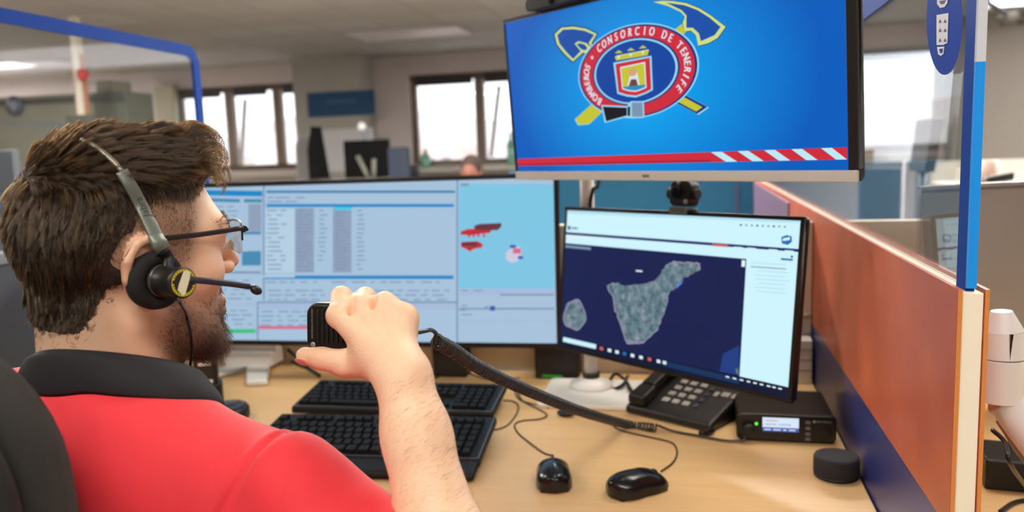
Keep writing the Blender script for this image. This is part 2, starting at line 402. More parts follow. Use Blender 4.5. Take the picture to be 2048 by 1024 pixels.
# ---------------------------------------------------------------- desks
wood = bpy.data.materials.new('desk_wood'); wood.use_nodes = True; nt = wood.node_tree; b = nt.nodes['Principled BSDF']
tc = nt.nodes.new('ShaderNodeTexCoord'); mp = nt.nodes.new('ShaderNodeMapping'); mp.inputs['Scale'].default_value = (1.2, 14, 14)
ns = nt.nodes.new('ShaderNodeTexNoise'); ns.inputs['Scale'].default_value = 3.0; ns.inputs['Detail'].default_value = 6; ns.inputs['Distortion'].default_value = 0.8
rp_ = nt.nodes.new('ShaderNodeValToRGB'); rp_.color_ramp.elements[0].position = .25; rp_.color_ramp.elements[1].position = .75
rp_.color_ramp.elements[0].color = (*lin((222, 182, 126)), 1); rp_.color_ramp.elements[1].color = (*lin((232, 194, 140)), 1)
nt.links.new(tc.outputs['Object'], mp.inputs[0]); nt.links.new(mp.outputs[0], ns.inputs['Vector']); nt.links.new(ns.outputs['Fac'], rp_.inputs[0]); nt.links.new(rp_.outputs[0], b.inputs['Base Color'])
b.inputs['Roughness'].default_value = .38
m_leg = mat('desk_leg', (150, 152, 156), .35, .6)
DZ = .74
def desk(label, x0, x1, y0, y1):
    t = thing('office_desk', label, 'desk', ((x0+x1)/2, (y0+y1)/2, 0))
    MB().box((x0, y0, DZ-.025), (x1, y1, DZ)).build('desktop', wood, t, local=False, bevel=.003)
    for sx in (x0+.06, x1-.1):
        for sy in (y0+.08, y1-.1): MB().box((sx, sy, 0), (sx+.05, sy+.05, DZ-.025)).build('leg', m_leg, t, local=False, bevel=.004)
    return t
desk('light wood office desk carrying the keyboards and mice', LX+.004, PX-.002, 1.06, 1.96)
desk('light wood neighbouring desk behind the orange partition', PX+.035, 2.0, .75, 1.96)
# ---------------------------------------------------------------- monitors
class Plane:
    """a screen standing in the room: centre, yaw, tilt; local x right, y up, z towards the viewer"""
    def __init__(s, c, yaw, tilt):
        yaw = math.radians(yaw); tilt = math.radians(tilt)
        s.r = Vector((math.cos(yaw), math.sin(yaw), 0)); n = Vector((math.sin(yaw), -math.cos(yaw), 0))
        s.u = Vector((0, 0, 1))*math.cos(tilt) - n*math.sin(tilt); s.n = s.r.cross(s.u); s.c = Vector(c)
        s.M = frame(s.c, s.r, s.u, s.n)
    def uv(s, px, py):
        d = Vector(ray(px, py)); o = Vector(CAM); t = (s.c-o).dot(s.n)/d.dot(s.n); q = o+d*t-s.c
        return (q.dot(s.r), q.dot(s.u))
    def w(s, x, y, z=0): return s.c+s.r*x+s.u*y+s.n*z
m_blk = mat('monitor_black', (22, 22, 23), .38)
m_blk2 = mat('plastic_black', (14, 14, 15), .42, bump=.08, bscale=900)
m_sil = mat('monitor_silver', (206, 203, 194), .45, .05)
m_wht = mat('plastic_white', (232, 231, 226), .38)
def monitor_shell(t, hw, hh, bez, depth, zf=0.0, back=m_blk, chin=None):
    b = MB(); fr = MB()
    lo, hi = -hh, hh
    fr.box((-hw, hi-bez, -.008), (hw, hi, .0015)); fr.box((-hw, lo, -.008), (hw, lo+bez*1.15, .0015))
    fr.box((-hw, lo+bez*1.15, -.008), (-hw+bez, hi-bez, .0015)); fr.box((hw-bez, lo+bez*1.15, -.008), (hw, hi-bez, .0015))
    fr.build('bezel', m_blk, t, bevel=.0012)
    b.prism(rrect(2*hw-.002, 2*hh-.002, .006), -depth*.5, -.008)
    b.prism(rrect(2*hw*.75, 2*hh*.7, .03), -depth, -depth*.5, top=rrect(2*hw*.96, 2*hh*.94, .02))
    b.build('back_shell', back, t, bevel=.002)

# --- ultrawide monitor ---
K = 1.148
uc = CAM + K*(np.array([-.656, 1.603, 1.075])-CAM)
UW = Plane(uc, 2.2, 3.0)
# visible right end sits .44 right of the fitted centre
uR, _ = UW.uv(1119, 500); _, uT = UW.uv(1119, 345); _, uB = UW.uv(1117.5, 697)
UHW = .475; UHH = (uT-uB)/2; UW.c = UW.w(uR-UHW, (uT+uB)/2); UW.M = frame(UW.c, UW.r, UW.u, UW.n)
uw = thing('ultrawide_monitor', 'wide curved-edge monitor showing pale blue call records, behind the keyboards', 'monitor', M=UW.M)
monitor_shell(uw, UHW, UHH, .011, .05)
C_ = [emi('uw_bg', (166, 194, 218)), emi('uw_bar', (26, 136, 200)), emi('uw_bar_dark', (62, 128, 172)), emi('uw_grey', (142, 160, 184)), emi('uw_sky', (126, 198, 228)),
      emi('uw_teal', (72, 138, 176)), emi('uw_cyan', (70, 204, 228)), emi('uw_green', (60, 192, 128)), emi('uw_pink', (214, 106, 136)), emi('uw_line', (120, 142, 176)),
      emi('uw_red', (196, 44, 56)), emi('uw_maroon', (104, 52, 62)), emi('uw_isle', (206, 202, 222)), emi('uw_text', (126, 148, 178)), emi('uw_pale', (180, 206, 226)), emi('uw_navy', (58, 84, 168)), emi('uw_lilac', (166, 186, 218))]
d = MB()
d.flat([(-UHW+.010, -UHH+.012), (UHW-.010, -UHH+.012), (UHW-.010, UHH-.010), (-UHW+.010, UHH-.010)], .0002, 0)
def q4(P, mb, pts, z, mi): mb.flat([P.uv(*p) for p in pts], z, mi)
def rect(P, mb, x0, y0, x1, y1, z, mi): q4(P, mb, [(x0,y0),(x1,y0),(x1,y1),(x0,y1)], z, mi)
def R(x0, y0, x1, y1, mi, k=1):
    pts = [UW.uv(*p) for p in ((x0,y0),(x1,y0),(x1,y1),(x0,y1))]
    d.flat([(max(-UHW+.0105, min(UHW-.0105, x)), max(-UHH+.0125, min(UHH-.0105, y))) for x, y in pts], .0002+.00015*k, mi)
R(918, 350, 1110, 577, 4); R(918, 350, 1110, 368, 0, 2)
R(918, 577, 1110, 590, 16); R(1000, 588, 1108, 591, 9, 2)
R(526, 366, 529, 600, 9); R(913, 351, 916, 686, 9)
R(300, 382, 525, 393, 1); R(300, 398, 480, 405, 5); R(488, 398, 524, 405, 5)
R(533, 381, 910, 386, 2); R(533, 408, 908, 414, 1, 2); R(526, 551, 907, 558, 1); R(526, 551, 590, 555, 14, 2)
R(530, 418, 590, 545, 14); R(590, 416, 628, 545, 3); R(666, 416, 703, 545, 3); R(670, 414, 704, 420, 6, 2)
R(497, 408, 523, 462, 3); R(484, 463, 522, 469, 5); R(484, 502, 522, 531, 5); R(482, 500, 496, 503, 0, 2)
R(300, 543, 522, 547, 9); R(516, 603, 913, 606, 9); R(516, 607, 913, 618, 16); R(300, 607, 512, 612, 16)
R(514, 603, 517, 680, 9); R(300, 658, 512, 666, 7); R(517, 652, 640, 658, 8)
R(918, 616, 1108, 619, 9); R(918, 640, 1108, 642, 16); R(440, 368, 470, 374, 8); R(530, 370, 905, 373, 16)
rr_ = random.Random(3)
for x0, x1, y0, y1, st in ((533, 575, 420, 545, 9), (636, 656, 420, 520, 9), (712, 735, 420, 540, 9), (430, 480, 412, 500, 9), (532, 610, 394, 404, 8), (530, 640, 563, 572, 9), (660, 880, 563, 572, 9),
                          (535, 650, 580, 600, 9), (720, 900, 580, 600, 9), (520, 640, 622, 650, 9), (430, 505, 560, 600, 9), (430, 505, 620, 655, 9), (922, 970, 580, 586, 9), (920, 945, 610, 634, 9), (592, 624, 420, 540, 7), (668, 700, 424, 540, 7)):
    y = y0
    while y < y1:
        x = x0+rr_.uniform(0, 4)
        while x < x1-8:
            l = rr_.uniform(8, min(30, max(9, x1-x))); R(x, y, min(x+l, x1), y+2.4, 13, 3); x += l+rr_.uniform(4, 14)
        y += st
q4(UW, d, [(948,452),(958,448),(1003,446),(1003,453),(996,460),(968,461),(950,459)], .0007, 11)
q4(UW, d, [(921,463),(935,458),(960,457),(984,459),(980,466),(960,468),(940,471),(921,469)], .0006, 10)
for x in (936, 946, 955, 966): R(x, 468, x+4, 474+x % 5, 10, 3)
q4(UW, d, [(922,484),(955,482),(966,488),(964,495),(948,498),(940,503),(930,497),(922,494)], .0006, 10)
q4(UW, d, [(924,485),(950,484),(957,489),(950,493),(924,491)], .0008, 11)
q4(UW, d, [(1012,505),(1022,496),(1038,492),(1044,500),(1042,512),(1036,522),(1024,526),(1012,519)], .0006, 12)
R(1020, 490, 1032, 496, 15, 3); R(1036, 512, 1046, 518, 15, 3); R(1026, 497, 1042, 507, 8, 4)
R(980, 612, 990, 621, 15, 3); R(970, 612, 976, 618, 13, 3); R(922, 367, 938, 372, 13, 3)
d.build('display', C_, uw)
# white stand of the ultrawide
s0 = ony(510, 720, UW.c.y+.085); sM = frame(Vector((s0.x, UW.c.y+.085, DZ)), UW.r, Vector((-UW.r.y, UW.r.x, 0)), Vector((0,0,1)))
nk = MB(); nk.prism([(-.075,-.018),(.075,-.018),(.075,.018),(-.075,.018)], .045, .30, M=sM)
nk.build('stand_neck', m_wht, uw, local=False, bevel=.006)
ft = MB()
for sgn in (-1, 1):
    pts = [(0, .03), (sgn*.03, .03), (sgn*.125, -.17), (sgn*.075, -.185), (0, -.05)]
    if sgn < 0: pts = pts[::-1]
    ft.prism(pts, .0005, .016, M=sM)
ft.box((-.07, -.04, .012), (.07, .03, .05), M=sM)
ft.build('stand_foot', m_wht, uw, local=False, bevel=.005)

# --- map monitor ---
MP = Plane((-.063, 1.605, 1.012), -37.46, 6.6)
mm = thing('map_monitor', 'smaller monitor showing a satellite map of an island, right of the wide monitor', 'monitor', M=MP.M)
monitor_shell(mm, .296, .1625, .0075, .042)
D_ = [emi('mp_bg', (206, 244, 253)), emi('mp_navy', (22, 32, 78)), emi('mp_head', (34, 44, 104)), emi('mp_task', (10, 22, 52)), emi('mp_grey', (126, 150, 172)), None, emi('mp_tab', (182, 226, 242)), emi('mp_red', (206, 96, 96)), emi('mp_white', (226, 244, 250)), emi('mp_bay', (92, 128, 214)), emi('mp_strip', (20, 52, 92)), emi('mp_blue', (40, 110, 180)), emi('mp_darkblue', (30, 62, 130))]
isl = bpy.data.materials.new('island'); isl.use_nodes = True; nt = isl.node_tree; b = nt.nodes['Principled BSDF']
tc = nt.nodes.new('ShaderNodeTexCoord'); ns = nt.nodes.new('ShaderNodeTexNoise'); ns.inputs['Scale'].default_value = 55; ns.inputs['Detail'].default_value = 8; ns.inputs['Roughness'].default_value = .7
cr = nt.nodes.new('ShaderNodeValToRGB'); cr.color_ramp.elements[0].position = .36; cr.color_ramp.elements[0].color = (*lin((56, 84, 98)), 1); cr.color_ramp.elements[1].position = .66; cr.color_ramp.elements[1].color = (*lin((150, 158, 172)), 1)
e_ = cr.color_ramp.elements.new(.5); e_.color = (*lin((96, 124, 134)), 1)
nt.links.new(tc.outputs['Object'], ns.inputs['Vector']); nt.links.new(ns.outputs['Fac'], cr.inputs[0]); nt.links.new(cr.outputs[0], b.inputs['Emission Color']); b.inputs['Emission Strength'].default_value = 1; b.inputs['Base Color'].default_value = (0, 0, 0, 1)
D_[5] = isl; D_.append(emi('mp_coast', (150, 146, 168)))
d = MB()
d.flat([(-.289, -.154), (.289, -.154), (.289, .1555), (-.289, .1555)], .0002, 0)
def Q(pts, mi, k=1): q4(MP, d, pts, .0002+.00015*k, mi)
Q([(1133,418),(1600,436),(1599,446),(1133,427)], 6)
Q([(1131,464),(1597,498),(1597,504),(1131,469)], 2)
Q([(1132,470),(1200,475),(1200,478),(1132,474)], 8, 2)
Q([(1129,486),(1493,518),(1479,758),(1119,690)], 1)
ta, tb_ = MP.uv(1119, 672), MP.uv(1577, 774.4); d.flat([(-.289, ta[1]), (.289, tb_[1]), (.289, -.154), (-.289, -.154)], .0005, 3); Q([(1330,722),(1480,757),(1478,768),(1328,732)], 10, 3)
Q([(1127,674),(1193,689),(1192,698),(1126,683)], 0, 3)
for i, x in enumerate((1200, 1216, 1231, 1246, 1262, 1279, 1296, 1314, 1326)):
    y = 672+(x-1119)*102/456; Q([(x,y+3),(x+7,y+4.5),(x+7,y+11),(x,y+9.5)], (7, 8, 8, 11, 8, 8, 7, 8, 8)[i], 4)
for x in (1452, 1466, 1480, 1494, 1507, 1520, 1534, 1545, 1557):
    y = 672+(x-1119)*102/456; Q([(x,y+5),(x+7,y+6.5),(x+7,y+9.5),(x,y+8)], 8, 4)
Q([(1425,487),(1456,489),(1456,494),(1425,492)], 7, 3)
for x in (1468, 1495, 1538, 1570): Q([(x,496-3+(x-1468)*.07),(x+18,494.5+(x-1468)*.07),(x+18,498+(x-1468)*.07),(x,496.5+(x-1468)*.07)], 0, 3)
Q([(1563,474),(1574,470),(1584,473),(1584,484),(1576,490),(1564,487)], 11, 2); Q([(1566,477),(1580,474),(1580,480),(1566,482)], 0, 3)
Q([(1136,452),(1141,452),(1141,460),(1136,459)], 12, 2); Q([(1143,454),(1156,455),(1156,459),(1143,458)], 4, 2)
Q([(1130,490),(1182,495),(1182,500),(1130,495)], 4, 2)
Q([(1484,520),(1491,521),(1490,534),(1483,533)], 8, 2); Q([(1272,540),(1285,541),(1285,544),(1272,543)], 8, 2)
Q([(1562,516),(1586,518),(1586,522),(1562,520)], 11, 2); Q([(1582,511),(1586,511),(1586,516),(1582,516)], 12, 2)
for k in range(8):
    y = 524+k*8.2; x0 = 1502 if k < 2 else (1510+3*(k % 3)); x1 = 1580-rr_.uniform(0, 16)
    Q([(x0,y),(x1,y+(x1-x0)*.07),(x1,y+2+(x1-x0)*.07),(x0,y+2)], 6 if k != 1 else 4, 2)
for k in range(9):
    x = 1480+k*11; Q([(x,448+(x-1480)*.04),(x+4,448.3+(x-1480)*.04),(x+4,452+(x-1480)*.04),(x,451.6+(x-1480)*.04)], 4 if k % 3 else 12, 2)
def hot(p): return (1080+p[0]*.4493, 360+p[1]*.4493)
isle = [(297,470),(320,462),(345,455),(352,468),(390,470),(440,468),(480,458),(510,448),(540,418),(560,382),(600,362),(640,368),(690,365),(715,375),(712,400),(680,416),(650,432),(620,462),(590,488),(575,500),(572,525),(555,580),(535,640),(522,672),(490,700),(460,725),(425,730),(395,735),(380,712),(375,690),(352,630),(335,580),(328,525),(305,492)]
# jagged coast
jag = []
for i in range(len(isle)):
    a, b2 = isle[i], isle[(i+1) % len(isle)]
    for k in range(3):
        t = k/3; jag.append((a[0]+(b2[0]-a[0])*t+rr_.uniform(-4, 4), a[1]+(b2[1]-a[1])*t+rr_.uniform(-4, 4)))
cx_ = sum(p[0] for p in jag)/len(jag); cy_ = sum(p[1] for p in jag)/len(jag)
Q([hot(p) for p in jag], 13, 2); Q([hot((cx_+(p[0]-cx_)*.965, cy_+(p[1]-cy_)*.965)) for p in jag], 5, 3)
Q([hot(p) for p in ((612,470),(640,440),(632,462),(606,486))], 9, 4)
gom = [(155+50*math.cos(a)*(1+.1*math.sin(3*a)), 600+68*math.sin(a)*(1+.08*math.cos(5*a))) for a in [2*PI*k/30 for k in range(30)]]
Q([hot(p) for p in gom], 13, 2); Q([hot((155+(p[0]-155)*.9, 600+(p[1]-600)*.9)) for p in gom], 5, 3)
Q([hot(p) for p in ((870,840),(886,835),(884,865),(876,862))], 5, 3); Q([hot(p) for p in ((815,775),(888,735),(884,868),(800,852))], 12, 2)
d.build('display', D_, mm)
# webcam clipped on top of the map monitor
wx, wy = MP.uv(1361, 424)
wc = thing('webcam', 'dark webcam with round knobs clipped to the top edge of the map monitor', 'webcam', M=MP.M @ Matrix.Translation((wx, .1632, 0)))
MB().box((-.019, -.006, .002), (.019, .007, .012)).box((-.019, .001, -.03), (.019, .007, .002)).box((-.016, -.03, -.03), (.016, .007, -.022)).build('clip', mat('webcam_grey', (112, 112, 106), .4), wc, bevel=.0015)
bd = MB(); bd.prism(rrect(.05, .05, .012, cy=.034), -.024, .006); bd.build('body', m_blk2, wc, bevel=.002)
MB().cyl((-.026, .034, -.008), (-.036, .034, -.008), .012).build('knob', mat('knob_dark', (34, 30, 34), .5), wc, bevel=.001); MB().cyl((.026, .034, -.008), (.034, .034, -.008), .011).build('knob', mat('knob_dark', (34, 30, 34), .5), wc, bevel=.001)
MB().cyl((-.008, .036, .006), (-.008, .036, .010), .012).build('lens', mat('lens_dark', (20, 20, 24), .15), wc, bevel=.001)
MB().cyl((.016, .018, .006), (.016, .018, .0075), .005).build('button', mat('button_grey', (150, 150, 150), .4), wc); MB().cyl((-.004, .055, .006), (-.004, .055, .0075), .004).build('button', mat('button_grey', (150, 150, 150), .4), wc)

# --- hanging monitor ---
kh = .887
HM = Plane(CAM+kh*(np.array([-.091, 1.599, 1.419])-CAM), -39.085, -3.865)
HHW, HHH = .857*kh/2, .37*kh/2
hm_ = thing('hanging_monitor', 'raised monitor with a blue screen showing a firefighter crest, on the white pole', 'monitor', M=HM.M)
bz = .0075; chin = .017
fr = MB(); fr.box((-HHW, HHH-bz, -.01), (HHW, HHH, .0015)); fr.box((-HHW, -HHH+chin, -.01), (-HHW+bz, HHH-bz, .0015)); fr.box((HHW-bz*2, -HHH+chin, -.01), (HHW, HHH-bz, .0015)); fr.box((-HHW, -HHH+.001, -.010), (HHW, -HHH+chin, -.004))
fr.build('bezel', m_blk, hm_, bevel=.0012)
MB().box((-HHW+.001, -HHH, -.004), (HHW-.001, -HHH+chin, .003)).build('chin', m_sil, hm_, bevel=.0015)
MB().box((-.018, -HHH+.006, .003), (-.002, -HHH+.011, .0034)).build('badge', mat('badge_grey', (120, 116, 104), .4), hm_)
bs = MB(); bs.prism(rrect(2*HHW-.004, 2*HHH-.004, .006), -.022, -.010); bs.prism(rrect(.4, .2, .03), -.045, -.022, top=rrect(2*HHW*.95, 2*HHH*.93, .02)); bs.build('back_shell', m_blk, hm_, bevel=.002)
# blue radial picture
em = bpy.data.materials.new('crest_screen'); em.use_nodes = True; nt = em.node_tree; b = nt.nodes['Principled BSDF']
tc = nt.nodes.new('ShaderNodeTexCoord'); mp = nt.nodes.new('ShaderNodeMapping'); mp.inputs['Location'].default_value = (.04, .0, 0); mp.inputs['Scale'].default_value = (2.9, 4.2, 1)
gr = nt.nodes.new('ShaderNodeTexGradient'); gr.gradient_type = 'SPHERICAL'; cr = nt.nodes.new('ShaderNodeValToRGB')
cr.color_ramp.elements[0].position = 0.0; cr.color_ramp.elements[0].color = (*lin((0, 92, 190)), 1); cr.color_ramp.elements[1].position = .8; cr.color_ramp.elements[1].color = (*lin((0, 160, 238)), 1)
nt.links.new(tc.outputs['Object'], mp.inputs[0]); nt.links.new(mp.outputs[0], gr.inputs[0]); nt.links.new(gr.outputs['Fac'], cr.inputs[0]); nt.links.new(cr.outputs[0], b.inputs['Emission Color']); b.inputs['Emission Strength'].default_value = 1; b.inputs['Base Color'].default_value = (0, 0, 0, 1); b.inputs['Roughness'].default_value = .4; b.inputs['Specular IOR Level'].default_value = .2
H_ = [em, emi('cr_red', (206, 42, 58)), emi('cr_white', (214, 226, 240)), emi('cr_blue', (8, 68, 160)), emi('cr_navy', (28, 44, 118)), emi('cr_yellow', (196, 196, 48)), emi('cr_pale', (150, 215, 240)), emi('cr_black', (20, 20, 26)), emi('cr_grey', (122, 148, 178)), emi('cr_brown', (110, 66, 58)), emi('cr_sea', (40, 140, 190)), emi('cr_paleyellow', (206, 220, 130)), emi('cr_steel', (18, 78, 168)), emi('cr_pink', (214, 160, 120)), emi('cr_stripe', (190, 232, 246)), emi('cr_red2', (176, 30, 52))]
d = MB()
d.flat([(-HHW+bz*.8, -HHH+chin-.001), (HHW-bz*1.9, -HHH+chin-.001), (HHW-bz*1.9, HHH-bz*.8), (-HHW+bz*.8, HHH-bz*.8)], .0002, 0)
def hp(p): return HM.uv(980+p[0]*.3711, p[1]*.3711)
def S(pts, mi, k=1): d.flat([hp(p) for p in pts], .0002+.00012*k, mi)
def grow(pts, g):
    cx = sum(p[0] for p in pts)/len(pts); cy = sum(p[1] for p in pts)/len(pts)
    out = []
    for x, y in pts:
        l = math.hypot(x-cx, y-cy); out.append((x+(x-cx)/l*g, y+(y-cy)/l*g))
    return out
bar = lambda x: (857-(x-150)*64/1775, 895-(x-150)*36/1775)
S([(150, bar(150)[0]), (1925, bar(1925)[0]), (1925, bar(1925)[1]), (150, bar(150)[1])], 1, 2)
S([(150, bar(150)[1]-12), (1190, bar(1190)[1]-14), (1190, bar(1190)[1]), (150, bar(150)[1])], 15, 3)
for x in (1192, 1335, 1478, 1625, 1785):
    x2, x3 = min(x+58, 1925), min(x+142, 1925)
    S([(x, bar(x)[0]), (x2, bar(x2)[0]), (x3, bar(x3)[1]), (x+82, bar(x+82)[1])], 14, 4)
# tools behind the ring
shaft = [(500,285),(530,235),(1170,575),(1115,612)]
shov = [(350,185),(385,150),(450,143),(520,155),(577,183),(548,232),(560,262),(500,285),(448,332),(400,287),(362,237)]
S(grow(shov, 8), 4, 3); S(shov, 11, 4); S(grow(shov, -14), 12, 5)
S([(458,235),(480,222),(520,232),(555,262),(530,295),(490,275)], 11, 6); S([(470,240),(484,232),(512,240),(528,258),(515,272),(492,264)], 12, 7)
S(grow(shaft, 12), 6, 3); S(grow(shaft, 3), 4, 4); S([(512,278),(534,248),(1146,577),(1113,601)], 5, 5)
axe = [(880,10),(930,4),(990,6),(1060,17),(1130,45),(1190,82),(1272,145),(1228,205),(1180,232),(1125,247),(1112,190),(1085,165),(1050,170),(1040,120),(1052,90),(1030,65),(960,32)]
sh2 = [(990,165),(1050,120),(1080,150),(540,665),(480,672),(462,640)]
S(grow(sh2, 6), 6, 3); S(sh2, 5, 4)
S(grow(axe, 5), 4, 4); S(axe, 11, 5)
S([(950,14),(1050,28),(1120,54),(1185,95),(1245,145),(1212,190),(1138,222),(1128,180),(1095,150),(1060,150),(1060,100),(1062,85),(1035,55)], 12, 6)
# ring
L_, R__, T_, B_ = hp((490,420)), hp((1112,330)), hp((830,130)), hp((830,622))
ecx = (L_[0]+R__[0])/2; ea = (R__[0]-L_[0])/2; ecy = (T_[1]+B_[1])/2; eb = (T_[1]-B_[1])/2
def ellp(k, n=72): return [(ecx+ea*k*math.cos(2*PI*i/n), ecy+eb*k*math.sin(2*PI*i/n)) for i in range(n)]
for k, mi, l in ((1.045, 6, 7), (1.02, 4, 8), (.985, 1, 9), (.755, 4, 10), (.725, 6, 11), (.69, 3, 12)): d.flat(ellp(k), .0002+.00012*l, mi)
def arc_text(txt, a0, a1, size, rad):
    n = len(txt)
    for i, ch in enumerate(txt):
        if ch == ' ': continue
        a = math.radians(a0+(a1-a0)*i/(n-1)); px, py = ecx+ea*rad*math.cos(a), ecy+eb*rad*math.sin(a)
        tx, ty = ea*math.sin(a), -eb*math.cos(a); l = math.hypot(tx, ty); tx /= l; ty /= l; nx, ny = -ty, tx
        vs, fs = text_mesh(ch, size, shear=.12, sx=.72)
        for k_, sh_ in enumerate((-.035, 0, .035)): d.add([(px+tx*(x+sh_*size)+nx*y, py+ty*(x+sh_*size)+ny*y, .0002+.00012*13+.00002*k_) for x, y in vs], fs, 2)
fs_ = eb*.262
arc_text('BOMBEROS', 222, 163, fs_, .872); arc_text('.', 149, 149.1, fs_, .90) if False else None
dx, dy = ecx+ea*.872*math.cos(math.radians(148)), ecy+eb*.872*math.sin(math.radians(148)); d.flat([(dx+.003*math.cos(t), dy+.003*math.sin(t)) for t in [2*PI*i/10 for i in range(10)]], .0002+.00012*13, 2)
arc_text('CONSORCIO', 133, 67, fs_, .872); arc_text('DE', 52, 43.5, fs_, .872); arc_text('TENERIFE', 29, -33, fs_, .872)
# shield and crown
S([(668,338),(874,300),(882,485),(845,505),(790,525),(740,520),(690,505)], 6, 13)
S([(680,345),(865,310),(873,480),(840,498),(790,515),(742,510),(697,496)], 1, 14)
S([(705,362),(840,333),(848,472),(820,485),(788,495),(750,491),(716,480)], 2, 15)
S([(711,368),(834,341),(842,468),(815,480),(788,488),(750,484),(721,474)], 5, 16)
S([(720,468),(842,455),(842,468),(815,480),(788,488),(750,484),(721,474)], 10, 17)
S([(745,465),(762,395),(798,390),(812,458)], 2, 18); S([(752,465),(765,428),(793,426),(803,460)], 9, 19)
S([(748,390),(760,372),(785,366),(798,380),(790,405),(765,412)], 13, 20)
S([(676,305),(862,268),(852,298),(684,326)], 5, 14); S([(684,300),(858,266),(857,272),(684,306)], 11, 15)
for x, y in ((698,300),(763,287),(828,274)):
    S([(x-22,y-12),(x,y-30),(x+22,y-16)], 5, 15); S([(x-6,y+2),(x+6,y),(x+6,y+14),(x-6,y+16)], 2, 17)
# hose nozzle
S([(604,566),(742,572),(762,545),(832,545),(836,634),(768,638),(742,630),(622,662)], 6, 14)
S([(612,574),(742,580),(742,622),(630,654)], 7, 15); S([(746,574),(760,574),(760,624),(746,624)], 7, 16); S([(768,552),(826,552),(829,628),(770,630)], 8, 16); S([(800,552),(826,552),(829,628),(802,630)], 6, 15)
d.build('display', H_, hm_)
# bar camera on top
tx0, _ = HM.uv(1062, 12); tx1 = tx0+.15
tb = thing('conference_bar', 'black camera bar resting on top of the raised blue monitor', 'camera bar', M=HM.M @ Matrix.Translation(((tx0+tx1)/2, HHH, -.004)))
MB().prism(rrect(.15, .024, .010, cy=.013), -.02, .02).build('body', m_blk2, tb, bevel=.002)
MB().cyl((0, .013, .02), (0, .013, .023), .008).build('lens', mat('lens_dark', (20, 20, 24), .15), tb)
# white pole stand carrying both smaller monitors
pb = onz(1183, 783, DZ)
ps = thing('monitor_pole', 'white monitor pole with square base plate behind the map monitor', 'monitor stand', (pb.x, pb.y, DZ))
pw = mat('pole_white', (222, 216, 206), .35)
MB().cyl((0,0,.03), (0,0,.72), .016, n=28).build('pole', pw, ps)
MB().prism(rrect(.235, .20, .012, cy=-.035, cx=.012), .0005, .012).build('base_plate', m_wht, ps, bevel=.003)
MB().lathe([(.0,.012),(.05,.012),(.048,.022),(.022,.034),(.017,.036)]).build('collar', m_wht, ps)
MB().lathe([(.0165,.036),(.020,.036),(.020,.046),(.0165,.046)]).build('ring', m_blk2, ps)
I = wm(ps).inverted()
for P_, hz in ((MP, 0.02), (HM, 0.0)):
    tgt = I @ P_.w(0, hz, -.046); ar = MB().cyl((0, 0, tgt.z), tuple(tgt), .013, n=14); ar.lathe([(.0165,-.025),(.024,-.025),(.024,.025),(.0165,.025)], M=Matrix.Translation((0,0,tgt.z))); ar.build('arm', pw, ps)
q0 = ony(1186, 412, pb.y-.02); 
tube_pts = [ony(1180, 430, pb.y-.022), ony(1181, 400, pb.y-.024), ony(1187, 378, pb.y-.03), ony(1197, 368, pb.y-.03), HM.w(-.16, -.1, -.035)]
cbl = MB().tube(smooth_path(tube_pts, 6), .0045); tag(cbl.build('monitor_cable', m_blk2), 'black cable curving up the white pole into the raised monitor', 'cable')
# ---------------------------------------------------------------- things on the desk
m_key = mat('keycap_black', (18, 18, 18), .6, spec=.25)
m_kb = mat('keyboard_black', (15, 15, 15), .5, spec=.3)
m_rim = mat('keyboard_rim', (92, 96, 100), .3, .3)
m_led = emi('led_blue', (60, 90, 255), 1.5)
ROWS = [[1, -1, 1, 1, 1, 1, -.5, 1, 1, 1, 1, -.5, 1, 1, 1, 1, -.3, 1, 1, 1, -.3, 1, 1, 1, 1],
        [1]*13+[2, -.3, 1, 1, 1, -.3, 1, 1, 1, 1], [1.5]+[1]*12+[1.5, -.3, 1, 1, 1, -.3, 1, 1, 1, 1],
        [1.75]+[1]*11+[2.25, -3.6, 1, 1, 1, 1], [2.25]+[1]*10+[2.75, -1.3, 1, -1.3, 1, 1, 1, 1], [1.25, 1.25, 1.25, 6.25, 1.25, 1.25, 1.25, 1.25, -.3, 1, 1, 1, -.3, 2, 1, 1]]
